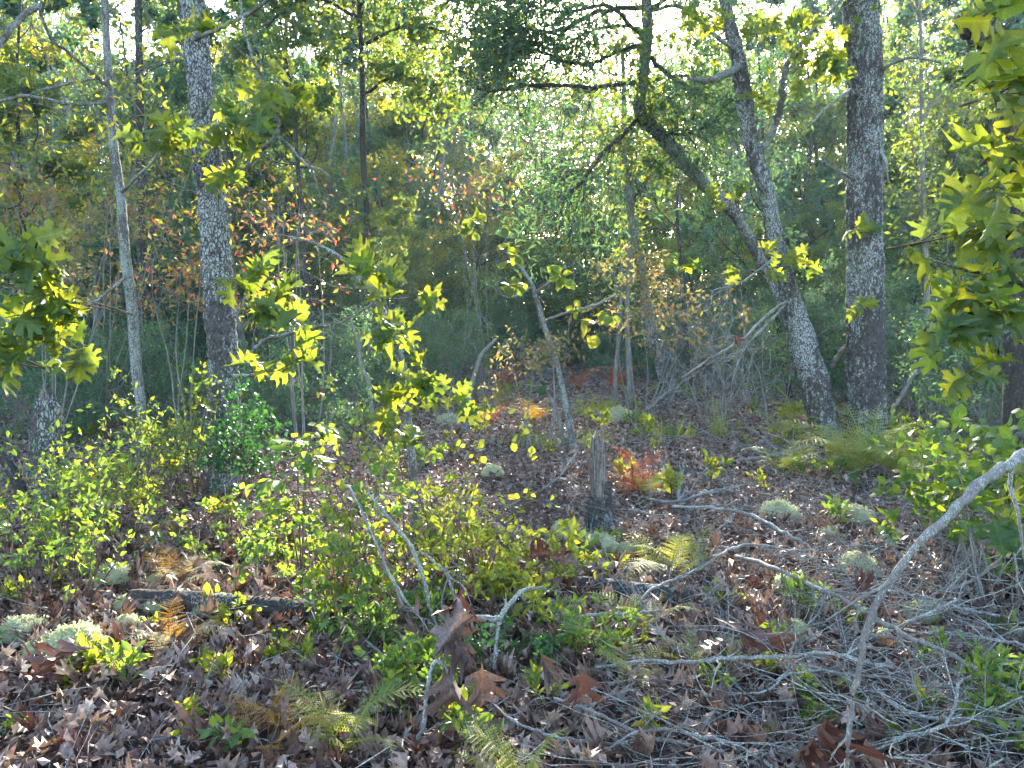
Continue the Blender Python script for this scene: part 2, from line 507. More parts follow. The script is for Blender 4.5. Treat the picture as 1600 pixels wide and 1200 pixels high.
# shared leaf meshes: real leaves that hang as objects of their own
def mesh_of(tpl, name, mat):
    mb = MB()
    mb.add(tpl[0], tpl[1], 0, tpl[2], True)
    return mb.mesh(name, mat)


OAK_T = [oak_leaf(i, *q) for i, q in enumerate([(0.25, -0.25, 0.3), (0.45, -0.5, -0.5), (0.1, -0.15, 0.7), (0.5, 0.25, 0.2), (-0.25, -0.6, -0.2), (0.3, -0.8, 0.9)])]
OVAL_T = [oval_leaf(i, *q) for i, q in enumerate([(0.22, 0.3, -0.2, 0.3), (0.19, 0.5, -0.4, -0.3), (0.25, 0.2, 0.1, 0.5), (0.21, 0.6, -0.1, 0)])]
ROUND_T = [oval_leaf(20 + i, *q) for i, q in enumerate([(0.36, 0.15, -0.2, 0.3), (0.40, 0.3, -0.4, -0.3), (0.38, -0.2, -0.3, 0.5)])]
LANCE_T = [oval_leaf(40 + i, *q) for i, q in enumerate([(0.15, 0.3, -0.3, 0.3), (0.13, 0.5, -0.5, -0.3), (0.16, 0.2, 0.15, 0.5)])]
DEAD_T = [oak_leaf(60 + i, *q, wob=0.07) for i, q in enumerate([(1.0, -0.7, 1.2), (1.5, 0.7, -0.9), (-1.1, 0.6, 0.8), (1.2, -1.1, -1.5), (0.6, 1.0, 0.8), (1.8, 0.3, 0.4), (-1.3, -0.6, 1.3), (0.5, -0.5, 0.6)])]
DEADC_T = [oak_leaf(80 + i, *q, fine=False, wob=0.09) for i, q in enumerate([(1.0, -0.7, 1.3), (1.6, 0.6, -1.1), (-1.2, 0.7, 0.9), (1.3, -1.1, -1.6), (0.5, -0.5, 0.5)])]
DEADS_T = [oval_leaf(90 + i, 0.3, *q, n=2) for i, q in enumerate([(1.3, -0.7, 1.2), (-1.0, 0.8, -1.0), (0.6, 0.4, 0.5)])]
_cache = {}


def leaf_meshes(tpls, mat):
    k = (id(tpls), mat.name)
    if k not in _cache:
        _cache[k] = [mesh_of(t, 'leaf', mat) for t in tpls]
    return _cache[k]


def leaf_objects(parent, tpls, mat, pos, a, n, size, name='leaf', seed=0):
    ms = leaf_meshes(tpls, mat)
    Fm = frames(a, n)
    rs = RS(seed)
    out = []
    for i in range(len(pos)):
        o = bpy.data.objects.new(name, ms[rs.randint(len(ms))])
        s = size[i]
        o.matrix_basis = Matrix(((*(Fm[i, 0] * s), pos[i][0]), (*(Fm[i, 1] * s), pos[i][1]), (*(Fm[i, 2] * s), pos[i][2]), (0, 0, 0, 1)))
        o.parent = parent
        COL.objects.link(o)
        out.append(o)
    return out


# ------------------------------------------------------------------ growing wood
def walk(rs, p0, d0, L, K=5, wander=0.25, up=0.0):
    N = len(p0)
    d = nrm(d0)
    out = np.empty((N, K, 3))
    out[:, 0] = p0
    L = np.broadcast_to(np.asarray(L, float), (N,))
    for k in range(1, K):
        d = nrm(d + rs.normal(size=(N, 3)) * wander + np.array([0, 0, up]))
        out[:, k] = out[:, k - 1] + d * (L / (K - 1))[:, None]
    return out


def spawn(rs, polys, n, t0=0.25, t1=1.0, ang=0.8, flat=0.0):
    """n children per polyline: start points, directions, parent index, t"""
    N, K, _ = polys.shape
    idx = np.repeat(np.arange(N), n)
    t = rs.uniform(t0, t1, len(idx))
    s = t * (K - 1)
    i = np.minimum(s.astype(int), K - 2)
    f = (s - i)[:, None]
    p = polys[idx, i] * (1 - f) + polys[idx, i + 1] * f
    d = nrm(polys[idx, i + 1] - polys[idx, i])
    q = rs.normal(size=d.shape)
    q[:, 2] *= 1 - flat
    q = nrm(q - (q * d).sum(-1, keepdims=True) * d)
    a = np.abs(rs.normal(ang, 0.25, len(idx)))[:, None]
    return p, d * np.cos(a) + q * np.sin(a), idx, t


def taper(polys, r0, end=0.35):
    K = polys.shape[1]
    return np.asarray(r0)[:, None] * np.linspace(1, end, K)[None]


def ramify(mb, rs, p0, d0, L, r0, spec, mat=0, sides=(5, 4, 3)):
    """spec: list of dict(n, ratio, ang, wander, up, K); returns terminal polylines"""
    polys = walk(rs, p0, d0, L, spec[0].get('K', 6), spec[0].get('wander', 0.2), spec[0].get('up', 0))
    L = np.broadcast_to(np.asarray(L, float), (len(p0),)).copy()
    r = np.broadcast_to(np.asarray(r0, float), (len(p0),)).copy()
    tubes(mb, polys, taper(polys, r, 0.3), sides[0], mat, 0, False)
    allp = [polys]
    for lv, s in enumerate(spec[1:]):
        p, d, idx, t = spawn(rs, polys, s['n'], s.get('t0', 0.3), 1.0, s.get('ang', 0.8), s.get('flat', 0))
        r = np.maximum(r[idx] * (1 - 0.65 * t) * s.get('rr', 0.6), 0.0008 if s.get('thin') is None else s['thin'])
        L = L[idx] * s.get('ratio', 0.5) * rs.uniform(0.6, 1.25, len(idx)) * (1.15 - 0.5 * t)
        polys = walk(rs, p, d, L, s.get('K', 5), s.get('wander', 0.25), s.get('up', 0))
        tubes(mb, polys, taper(polys, r, 0.35), sides[min(lv + 1, len(sides) - 1)], mat, 0, False)
        allp.append(polys)
    return allp


def leaves_on(rs, polys, per, spread=0.03, t0=0.3, along=0.6, droop=0.0, upn=0.6):
    """leaf anchors: pos, dir, normal"""
    p, d, idx, t = spawn(rs, polys, per, t0, 1.0, 0.5)
    p = p + rs.normal(size=p.shape) * spread
    a = nrm(d * along + nrm(rs.normal(size=p.shape)) * 0.75 + np.array([0, 0, -droop]))
    n = nrm(rs.normal(size=p.shape) * 0.6 + np.array([0, 0, upn]) + np.array([0, -0.15, 0]))
    return p, a, n


def bark_tube(mb, pts, S=44, step=0.03, cell=0.05, amp=0.012, seed=0, rough=0.06, flare=0.0, mat=0):
    """pts: rows x,y,z,r. Plates with recessed cracks, uneven outline."""
    pts = np.asarray(pts, float)
    ln = np.linalg.norm(np.diff(pts[:, :3], axis=0), axis=1).sum()
    K = max(8, int(ln / step))
    q = spline(pts, K)
    c, r = q[:, :3], np.maximum(q[:, 3], 0.004)
    t = nrm(np.gradient(c, axis=0))
    ref = np.array([0.0, -1.0, 0.05])
    a = nrm(np.cross(t, ref))
    b = np.cross(a, t)
    ang = np.arange(S) * 2 * PI / S
    L = np.concatenate([[0], np.cumsum(np.linalg.norm(np.diff(c, axis=0), axis=1))])
    rm = r.mean()
    nu = max(6, int(2 * PI * rm / cell))
    U = np.broadcast_to(ang[None] / (2 * PI) * nu, (K, S))
    V = np.broadcast_to((L / cell * 0.55)[:, None], (K, S)) + 0.25 * np.sin(U * 2.1)
    iu, iv = np.floor(U).astype(int), np.floor(V).astype(int)
    F1 = np.full((K, S), 9.0)
    F2 = F1.copy()
    H = np.zeros((K, S))
    for du in (-1, 0, 1):
        for dv in (-1, 0, 1):
            cu, cv = iu + du, iv + dv
            ju = hash3(cu % nu, cv, seed + cu * 0)
            jv = hash3(cu % nu, cv, seed + 7 + cu * 0)
            dd = np.hypot(cu + ju - U, cv + jv - V)
            near = dd < F1
            F2 = np.where(near, F1, np.minimum(F2, dd))
            H = np.where(near, hash3(cu % nu, cv, seed + 13 + cu * 0), H)
            F1 = np.where(near, dd, F1)
    e = np.clip((F2 - F1) / 0.3, 0, 1)
    disp = amp * (e * e * (3 - 2 * e) - 0.7 + (H - 0.5) * 0.5)
    dirs = np.cos(ang)[None, :, None] * a[:, None, :] + np.sin(ang)[None, :, None] * b[:, None, :]
    base = c[:, None, :] + dirs * r[:, None, None]
    nz = vnoise(base / (rm * 1.6) + seed * 3.1) * rough * r[:, None] + vnoise(base / 0.03 + 5) * amp * 0.35
    fl = 0
    if flare:
        z = np.clip(1 - L / 0.45, 0, 1) ** 2
        fl = flare * z[:, None] * (0.6 + 0.6 * np.cos(ang * 5 + seed))[None] * r[:, None]
    v = base + dirs * (disp + nz + fl)[:, :, None]
    k_, s_ = np.meshgrid(np.arange(K - 1), np.arange(S), indexing='ij')
    s2 = (s_ + 1) % S
    f = np.stack([k_ * S + s_, k_ * S + s2, (k_ + 1) * S + s2, (k_ + 1) * S + s_], -1).reshape(-1, 4)
    mb.add(v.reshape(-1, 3), [f, (K - 1) * S + np.arange(S)[None]], 0, 1, True, mat)
    return q


def px_path(rows, d=None):
    """rows (u, v, w_px[, d]) -> x,y,z,r"""
    out = []
    for q in rows:
        dd = q[3] if len(q) > 3 else d
        p = P(q[0], q[1], dd)
        out.append([*p, q[2] / 2 * dd / F])
    return np.array(out)


def on_ground(p):
    return np.array([p[0], p[1], hgt(p[0], p[1])])


# ------------------------------------------------------------------ ground
xs = np.concatenate([np.linspace(-160, -16, 25)[:-1], np.linspace(-16, 16, 161), np.linspace(16, 160, 25)[1:]])
ys = np.concatenate([np.linspace(-60, -2, 12)[:-1], np.linspace(-2, 28, 151), np.linspace(28, 160, 25)[1:]])
X, Y = np.meshgrid(xs, ys)
mb = MB()
nx, ny = len(xs), len(ys)
j_, i_ = np.meshgrid(np.arange(ny - 1), np.arange(nx - 1), indexing='ij')
f = np.stack([j_ * nx + i_, j_ * nx + i_ + 1, (j_ + 1) * nx + i_ + 1, (j_ + 1) * nx + i_], -1).reshape(-1, 4)
mb.add(np.stack([X, Y, hgt(X, Y)], -1).reshape(-1, 3), [f], 0, 1, True)
tag(link('ground', mb.mesh('ground', M_SOIL)), 'brown forest floor of soil under fallen leaves', kind='structure')

# ------------------------------------------------------------------ leaf litter (what nobody could count)
rs = RS(11)


def floor_points(n, y0, y1, margin=1.0, slope=0.70):
    y = np.sqrt(rs.uniform(y0 ** 2, y1 ** 2, n))
    x = rs.uniform(-1, 1, n) * (slope * y + margin)
    return x, y


def flat_frames(n, tilt):
    th = rs.uniform(0, 2 * PI, n)
    a = np.stack([np.cos(th), np.sin(th), rs.normal(0, tilt, n)], -1)
    nn = np.stack([rs.normal(0, tilt, n), rs.normal(0, tilt, n), np.sign(rs.uniform(-0.4, 1, n))], -1)
    return a, nn


mb = MB()
for k, tp in enumerate(DEADC_T):
    n = 2300
    x, y = floor_points(n, 1.7, 5.5)
    a, nn = flat_frames(n, 0.6)
    scatter(mb, tp, np.stack([x, y, hgt(x, y) + 0.012 + rs.exponential(0.024, n)], -1), a, nn, rs.uniform(0.055, 0.115, n), rs.rand(n), 0, True)
for k, tp in enumerate(DEADS_T):
    n = 17000
    x, y = floor_points(n, 1.7, 12, 1.2)
    a, nn = flat_frames(n, 0.6)
    scatter(mb, tp, np.stack([x, y, hgt(x, y) + 0.006 + rs.exponential(0.020, n)], -1), a, nn, rs.uniform(0.035, 0.085, n), rs.rand(n), 0, True)
n = 24000
x, y = floor_points(n, 1.7, 6)
a, nn = flat_frames(n, 0.5)
scatter(mb, small_leaf(0.38, 0.16, 0.1), np.stack([x, y, hgt(x, y) + 0.012 + rs.exponential(0.03, n)], -1), a, nn, rs.uniform(0.018, 0.045, n), rs.rand(n))
n = 80000
x, y = floor_points(n, 7, 30, 2)
a, nn = flat_frames(n, 0.5)
scatter(mb, small_leaf(0.32, 0.14, -0.12), np.stack([x, y, hgt(x, y) + 0.01 + rs.exponential(0.016, n)], -1), a, nn, rs.uniform(0.05, 0.13, n), rs.rand(n))
tag(link('leaf_litter', mb.mesh('leaf_litter', LITTER)), 'deep litter of dry brown oak leaves covering the forest floor', 'leaf litter', kind='stuff')

mb = MB()
n = 6000
x, y = floor_points(n, 1.7, 9)
p0 = np.stack([x, y, hgt(x, y) + 0.02 + rs.exponential(0.025, n)], -1)
th = rs.uniform(0, 2 * PI, n)
pl = walk(rs, p0, np.stack([np.cos(th), np.sin(th), rs.normal(0.08, 0.15, n)], -1), rs.uniform(0.08, 0.45, n), 5, 0.22)
tubes(mb, pl, taper(pl, rs.uniform(0.0012, 0.0035, n), 0.5), 3, 0, 0, False)
n = 5000
x, y = floor_points(n, 8, 24)
p0 = np.stack([x, y, hgt(x, y) + 0.02 + rs.exponential(0.02, n)], -1)
th = rs.uniform(0, 2 * PI, n)
pl = walk(rs, p0, np.stack([np.cos(th), np.sin(th), rs.normal(0.12, 0.2, n)], -1), rs.uniform(0.3, 1.2, n), 5, 0.2)
tubes(mb, pl, taper(pl, rs.uniform(0.003, 0.008, n), 0.5), 3, 0, 0, False)
tag(link('twig_litter', mb.mesh('twig_litter', M_DEAD)), 'thin grey twigs scattered all over the brown leaf litter', 'twig litter', kind='stuff')
mb = MB()
n = 9000
x, y = floor_points(n, 1.7, 7)
a, nn = flat_frames(n, 0.3)
scatter(mb, small_leaf(0.008, 0.002, -0.05), np.stack([x, y, hgt(x, y) + 0.03 + rs.exponential(0.015, n)], -1), a, nn, rs.uniform(0.1, 0.22, n), rs.rand(n) * 0.5 + 0.4)
tag(link('pine_straw', mb.mesh('pine_straw', LITTER)), 'loose tan pine needles strewn over the fallen leaves', 'pine straw', kind='stuff')

# ------------------------------------------------------------------ far trees: six kinds, copied
SMALL = small_leaf(0.27, 0.10, -0.12)
SPIKY = spiky_leaf(0.42)
NARROW = small_leaf(0.15, 0.05, -0.15)


def far_tree(seed, H, h0, spread, nl, leaf, lsize, tpl, per, bark, lean=0.06, limbs=11, tr=0.085, up=0.12):
    rs = RS(seed)
    wood, lv = MB(), MB()
    K = 9
    tp = walk(rs, np.zeros((1, 3)), np.array([[rs.normal() * lean, rs.normal() * lean, 1]]), H, K, 0.07, 0.05)
    tubes(wood, tp, np.linspace(tr, tr * 0.15, K)[None], 7, 0, 0, False)
    p, d, idx, t = spawn(rs, tp, limbs, h0 / H, 0.97, 1.25, 0.3)
    L = spread * rs.uniform(0.6, 1.15, limbs) * (1.1 - 0.65 * (t - h0 / H) / (1 - h0 / H))
    tw = MB()
    ps = ramify(tw, rs, p, d, L, tr * 0.42 * (1.1 - t), [dict(K=7, wander=0.24, up=up), dict(n=5, ratio=0.55, ang=0.8, wander=0.3, up=0.05, K=5),
                dict(n=5, ratio=0.5, ang=0.8, wander=0.3, K=4, thin=0.004)], 0, (5, 4, 3))
    n0 = max(1, int(nl / len(ps[2])))
    q, a, nn = leaves_on(rs, ps[2], n0, 0.07, 0.2, 0.5, 0.15)
    scatter(lv, tpl, q, a, nn, lsize * rs.uniform(0.6, 1.25, len(q)), rs.rand(len(q)))
    return wood.mesh('trunk', bark), tw.mesh('limbs', bark), lv.mesh('crown', leaf)


KINDS = [
    ('slender_oak', 'slender oak with thin teal green crown', far_tree(101, 9.5, 2.2, 2.2, 5200, FART, 0.13, SPIKY, 0, M_BARKT)),
    ('bushy_oak', 'bushy oak with mid green crown', far_tree(102, 8.2, 1.4, 2.6, 6500, FARG, 0.12, SPIKY, 0, M_BARKD)),
    ('young_hickory', 'young tree with yellow green sunlit crown', far_tree(103, 7.5, 1.6, 2.0, 4600, FARY, 0.12, SMALL, 0, M_BARKT)),
    ('willow_oak', 'narrow leaved dark green tree', far_tree(104, 10.5, 2.0, 2.6, 8000, FART, 0.11, NARROW, 0, M_BARKD)),
    ('leafy_sapling', 'small leafy green sapling', far_tree(105, 5.5, 0.7, 1.8, 5600, FARG, 0.10, SMALL, 0, M_BARKT, 0.1, 12, 0.045)),
    ('holly_tree', 'dense dark evergreen tree', far_tree(106, 6.8, 0.6, 1.7, 7600, FART, 0.09, SMALL, 0, M_BARKD, 0.06, 14, 0.06)),
]

LACY = [
    ('lacy_oak', 'thin crowned oak letting low sun through', far_tree(107, 9.5, 2.0, 2.4, 2300, FARG, 0.13, SPIKY, 0, M_BARKT, 0.06, 12)),
    ('lacy_tree', 'open crowned yellow green tree', far_tree(108, 8.5, 1.8, 2.3, 2200, FARY, 0.12, SMALL, 0, M_BARKT, 0.06, 12)),
    ('lacy_willow_oak', 'open crowned narrow leaved tree', far_tree(109, 10.0, 2.0, 2.6, 3000, FART, 0.12, NARROW, 0, M_BARKD, 0.06, 13)),
]


def zone(x, y):
    u = 800 + F * x / y
    side = ('at far left', 'left of centre', 'near the centre', 'right of centre', 'at far right')[int(min(max((u - 0) // 320, 0), 4))]
    return ', ' + side + (' in front' if y < 22 else ', farther back' if y > 30 else '')


def plant_copy(kind, x, y, rz, s, group, sz=1.0, cat='tree'):
    name, label, (tm, lm, cm) = kind
    if group.startswith('trees of the wood'):
        label += zone(x, y)
    r = empty(name, (x, y, hgt(x, y) - 0.03), label, cat, group, rz, s)
    r.scale = (s, s, s * sz)
    link('trunk', tm, r)
    link('limbs', lm, r)
    link('crown', cm, r)
    return r


rs = RS(21)
placed = []


def spot(y0, y1, gap, margin=3.0):
    for _ in range(60):
        y = math.sqrt(rs.uniform(y0 * y0, y1 * y1))
        x = rs.uniform(-1, 1) * (0.68 * y + margin)
        if all((x - a) ** 2 + (y - b) ** 2 > gap * gap for a, b in placed):
            placed.append((x, y))
            return x, y
    return None


# front row low and open, taller behind; the tops rise to about the height of the sun
for n, y0, y1, gap, ks, lo, hi in ((30, 17.5, 23, 1.5, (4, 4, 5, 1, 4, 2), 0.10, 0.20), (40, 23, 30, 1.7, (0, 1, 2, 3, 5, 1), 0.17, 0.26),
                                   (52, 30, 42, 1.9, (0, 1, 3, 3, 2), 0.25, 0.33)):
    for _ in range(n):
        q = spot(y0, y1, gap)
        if q is None:
            continue
        k = ks[rs.randint(len(ks))]
        H0 = (9.5, 8.2, 7.5, 10.5, 5.5, 6.8)[k]
        w = lo + (hi - lo) * rs.rand()
        off = abs(q[0] - 0.096 * q[1])
        want = 1.5 + q[1] * w * (1.3 if off > 6.5 else 1)
        if off < 5.5:
            want = min(want, 0.4 * (q[1] - 6.0) - 1.3)
        plant_copy(KINDS[k], q[0], q[1], rs.uniform(0, 2 * PI), min(max(want / H0, 0.45), 1.8), 'trees of the wood behind the clearing')
for _ in range(28):
    q = spot(19, 36, 2.2)
    if q is None:
        continue
    j = rs.randint(3)
    if abs(q[0] - 0.096 * q[1]) < 4.0:
        continue
    plant_copy(LACY[j], q[0], q[1], rs.uniform(0, 2 * PI), (1.5 + q[1] * rs.uniform(0.34, 0.44)) / (9.5, 8.5, 10.0)[j], 'trees of the wood behind the clearing')

# the far-off wood reads as one mass
rs = RS(31)
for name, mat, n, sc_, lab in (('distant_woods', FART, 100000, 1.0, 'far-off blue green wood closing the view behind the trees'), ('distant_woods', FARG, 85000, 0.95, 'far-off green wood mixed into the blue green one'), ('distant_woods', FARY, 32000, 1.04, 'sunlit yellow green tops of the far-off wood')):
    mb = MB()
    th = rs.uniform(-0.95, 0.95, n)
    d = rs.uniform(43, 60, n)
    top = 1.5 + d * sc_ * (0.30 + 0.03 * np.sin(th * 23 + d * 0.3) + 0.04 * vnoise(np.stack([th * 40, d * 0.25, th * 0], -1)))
    z = rs.rand(n) ** (0.85 if mat is not FARY else 0.45) * top  # yellow leaves crowd the tops: the sunlight there is put into leaf colour
    pos = np.stack([np.sin(th) * d, np.cos(th) * d, z], -1)
    kp = vnoise(pos * np.array([0.55, 0.25, 0.7]) + n) > -0.3
    pos = pos[kp]
    n = len(pos)
    scatter(mb, SMALL, pos, nrm(rs.normal(size=(n, 3))), nrm(rs.normal(size=(n, 3)) + np.array([0, -0.3, 0.5])), rs.uniform(0.2, 0.45, n), rs.rand(n))
    tag(link(name, mb.mesh(name, mat)), lab, 'woods', kind='stuff')
mb = MB()
n = 60000
th = rs.uniform(-0.95, 0.95, n)
d = rs.uniform(62, 74, n)
top = 1.5 + d * (0.285 + 0.03 * np.sin(th * 31) + 0.05 * vnoise(np.stack([th * 45, d * 0.2, th * 0 + 9], -1)))
pos = np.stack([np.sin(th) * d, np.cos(th) * d, rs.rand(n) ** 0.8 * top], -1)
scatter(mb, SMALL, pos, nrm(rs.normal(size=(n, 3))), nrm(rs.normal(size=(n, 3)) + np.array([0, -0.3, 0.5])), rs.uniform(0.35, 0.7, n), rs.rand(n))
tag(link('distant_woods', mb.mesh('distant_woods', FART)), 'farthest blue green wood seen through the gaps of the nearer one', 'woods', kind='stuff')
mb = MB()
n = 160
th = rs.uniform(-0.95, 0.95, n); d = rs.uniform(43, 57, n)
pl = walk(rs, np.stack([np.sin(th) * d, np.cos(th) * d, 0 * d - .1], -1), np.tile([[0, 0, 1.0]], (n, 1)) + rs.normal(size=(n, 3)) * 0.05, rs.uniform(8, 13, n), 6, 0.05, 0.05)
tubes(mb, pl, taper(pl, rs.uniform(0.06, 0.14, n), 0.3), 5, 0, 0, False)
tag(link('distant_trunks', mb.mesh('distant_trunks', M_BARKD)), 'thin dark trunks standing in the far-off wood', 'woods', kind='stuff')

# ------------------------------------------------------------------ thicket shrubs along the far edge of the clearing


def thicket(seed, H, W, stems, leaf, tpl, lsize, nl, bark, bare=0.0, ang=0.55):
    rs = RS(seed)
    wood, lv = MB(), MB()
    th = rs.uniform(0, 2 * PI, stems)
    rr = rs.uniform(0.02, 0.22, stems) * W
    p0 = np.stack([np.cos(th) * rr, np.sin(th) * rr, np.full(stems, -0.03)], -1)
    d0 = np.stack([np.cos(th) * W / H * 0.35, np.sin(th) * W / H * 0.35, np.ones(stems)], -1) + rs.normal(size=(stems, 3)) * 0.12
    ps = ramify(wood, rs, p0, d0, H * rs.uniform(0.6, 1.05, stems), rs.uniform(0.008, 0.018, stems),
                [dict(K=8, wander=0.13, up=0.05), dict(n=9, ratio=0.42, ang=0.95, wander=0.28, K=5, t0=0.05), dict(n=4, ratio=0.5, ang=0.8, wander=0.3, K=4, thin=0.0022)], 0, (4, 3, 3))
    n0 = max(1, int(nl / len(ps[2])))
    if nl:
        q, a, nn = leaves_on(rs, ps[2], n0, 0.05, 0.1, 0.5, 0.05)
        scatter(lv, tpl, q, a, nn, lsize * rs.uniform(0.6, 1.3, len(q)), rs.rand(len(q)))
    return wood.mesh('stems', bark), lv.mesh('foliage', leaf) if nl else None


THICK = [
    ('thicket_shrub', 'dark green many stemmed thicket shrub', thicket(201, 2.6, 1.8, 9, FART, SMALL, 0.07, 7000, M_TWIG)),
    ('gallberry_shrub', 'low blue green thicket shrub', thicket(202, 1.5, 1.6, 11, FART, SMALL, 0.058, 6500, M_TWIG)),
    ('blueberry_shrub', 'twiggy small leaved thicket shrub', thicket(203, 2.2, 1.7, 10, FART, SMALL, 0.058, 6500, M_DEAD)),
    ('bare_shrub', 'nearly leafless grey twiggy shrub', thicket(204, 2.8, 1.9, 7, TAN, SMALL, 0.05, 330, M_DEAD)),
    ('tall_thicket_shrub', 'tall teal green thicket shrub', thicket(205, 3.8, 2.2, 9, FART, SMALL, 0.08, 8500, M_TWIG)),
]


def shrub_copy(kind, x, y, rz, s, group, label=None):
    name, lab, (wm, lm) = kind
    if not label:
        lab += zone(x, y)
    r = empty(name, (x, y, hgt(x, y)), label or lab, 'shrub', group, rz, s)
    link('stems', wm, r)
    if lm:
        link('foliage', lm, r)
    return r


rs = RS(41)
placed = []
for n, y0, y1, gap, ks in ((62, 16.5, 21, 0.85, (1, 2, 1, 3, 0, 2, 0)), (80, 20, 26, 0.95, (0, 4, 4, 1, 3, 0)), (50, 25, 32, 1.2, (4, 4, 0))):
    for _ in range(n):
        q = spot(y0, y1, gap, 2.5)
        if q is None:
            continue
        if y0 < 17 and abs(q[0] - 0.5) < 2.6 and q[1] < 18.5:
            continue
        shrub_copy(THICK[ks[rs.randint(len(ks))]], q[0], q[1], rs.uniform(0, 2 * PI), rs.uniform(0.7, 1.15), 'shrubs of the thicket at the far edge of the clearing')

# nearer trees standing at the edge of the clearing
rs = RS(45)
for (u, d, k, top, lab) in [(20, 13.5, 1, 0.42, 'bushy green oak at the far left edge of the clearing'), (95, 15.5, 2, 0.36, 'yellow green young tree left of the slim pale tree'), (150, 16.5, 0, 0.45, 'tall teal green oak behind the slim pale tree'), (275, 15.0, 3, 0.43, 'narrow leaved tree close behind the sturdy grey trunk'),
                            (395, 16.0, 0, 0.40, 'teal oak seen right of the sturdy grey trunk'), (505, 14.5, 1, 0.44, 'bushy oak with crown left of the slender dark trunk'),                             (1085, 15.0, 2, 0.36, 'yellow green tree between forked oak and leaning oak'), (1240, 14.5, 2, 0.40, 'yellow green tree between the leaning oak and thick trunk'), (1405, 14.0, 1, 0.33, 'bushy green oak right of the thick straight trunk'),
                            (1500, 13.5, 4, 0.30, 'leafy green sapling behind the sunlit oak branch'), (1590, 15.0, 0, 0.42, 'teal oak at the far right edge of the wood'),
                            (530, 25.0, 0, 0.43, 'tall teal oak directly left of the slender dark trunk'), (610, 28.0, 3, 0.44, 'tall narrow leaved tree directly right of the slender dark trunk'), (680, 31.0, 1, 0.40, 'bushy oak rising left of the sun gap'),
                            (1170, 27.0, 0, 0.42, 'tall teal oak behind the crook of the leaning oak'), (1250, 25.0, 1, 0.41, 'tall bushy oak between the leaning oak and thick trunk'), (1310, 29.0, 3, 0.44, 'tall narrow leaved tree left of the thick straight trunk'),
                            (1400, 24.0, 0, 0.42, 'tall teal oak just right of the thick straight trunk'), (1465, 27.0, 3, 0.43, 'tall narrow leaved tree beside the pale thin pole'), (1540, 23.0, 1, 0.42, 'tall bushy oak left of the dark edge trunk')]:
    c = P(u, 500, d)
    H0 = (9.5, 8.2, 7.5, 10.5, 5.5, 6.8)[k]
    kd = KINDS[k]
    if abs(c[0] - 0.096 * d) < 4.2:
        kd, H0 = LACY[k % 3], (9.5, 8.5, 10.0)[k % 3]
    plant_copy((kd[0], lab, kd[2]), c[0], d, rs.uniform(0, 6.28), (1.5 + d * top) / H0, 'trees at the edge of the clearing')
# ------------------------------------------------------------------ the trees round the clearing
def limb_objs(root, base, rows_list, bark, S=7, name='limb'):
    """each limb a tube of its own, given as rows u,v,w,d"""
    out = []
    for rows in rows_list:
        q = px_path(rows)
        K = max(10, 6 * len(rows))
        s = spline(q, K)
        s[1:-1, :3] += RS(len(rows) * 7 + abs(int(rows[0][0]))).normal(size=(K - 2, 3)) * s[1:-1, 3:4] * 0.25
        mb = MB()
        tubes(mb, s[:, :3] - base, np.maximum(s[:, 3], 0.0015)[None], S, 0, 0, True)
        link(name, mb.mesh(name, bark), root)
        out.append(s[:, :3] - base)
    return out


def twigs_from(root, rs, limbs, n, L, r, bark, leaf=None, tpl=None, lsize=0.1, per=3, spread=0.03, sub=3, upn=0.6, droop=0.0, ang=0.8, t0=0.2, up=0.03, fol='foliage', thin=0.0015):
    mb, lv = MB(), MB()
    K = 10
    polys = np.array([spline(l, K) for l in limbs])
    p, d, idx, t = spawn(rs, polys, n, t0, 1.0, ang)
    ps = ramify(mb, rs, p, d, np.full(len(p), L) * rs.uniform(0.5, 1.3, len(p)), np.full(len(p), r),
                [dict(K=6, wander=0.28, up=up), dict(n=sub, ratio=0.55, ang=0.75, wander=0.3, K=4, thin=thin)], 0, (4, 3))
    link('twigs', mb.mesh('twigs', bark), root)
    if leaf:
        q, a, nn = leaves_on(rs, ps[1], per, spread, 0.15, 0.5, droop, upn)
        if isinstance(tpl, list):
            w = rs.randint(len(tpl), size=len(q))
            for k, tp in enumerate(tpl):
                s = w == k
                scatter(lv, tp, q[s], a[s], nn[s], lsize * rs.uniform(0.6, 1.25, s.sum()), rs.rand(s.sum()), 0, True)
        else:
            scatter(lv, tpl, q, a, nn, lsize * rs.uniform(0.6, 1.25, len(q)), rs.rand(len(q)))
        tag(link(fol, lv.mesh(fol, leaf), root), kind='stuff')
    return ps


def trunk_tree(name, label, rows, d, bark, S=44, step=0.03, cell=0.05, amp=0.012, seed=0, flare=0.35, group=None, rough=0.06):
    q = px_path(rows, d)
    b = on_ground(q[0])
    q[0, 2] = b[2] - 0.04
    root = empty(name, b, label, 'tree', group)
    q[:, :3] -= b
    mb = MB()
    bark_tube(mb, q, S, step, cell, amp, seed, rough, flare)
    link('trunk', mb.mesh('trunk', bark), root)
    return root, b, q


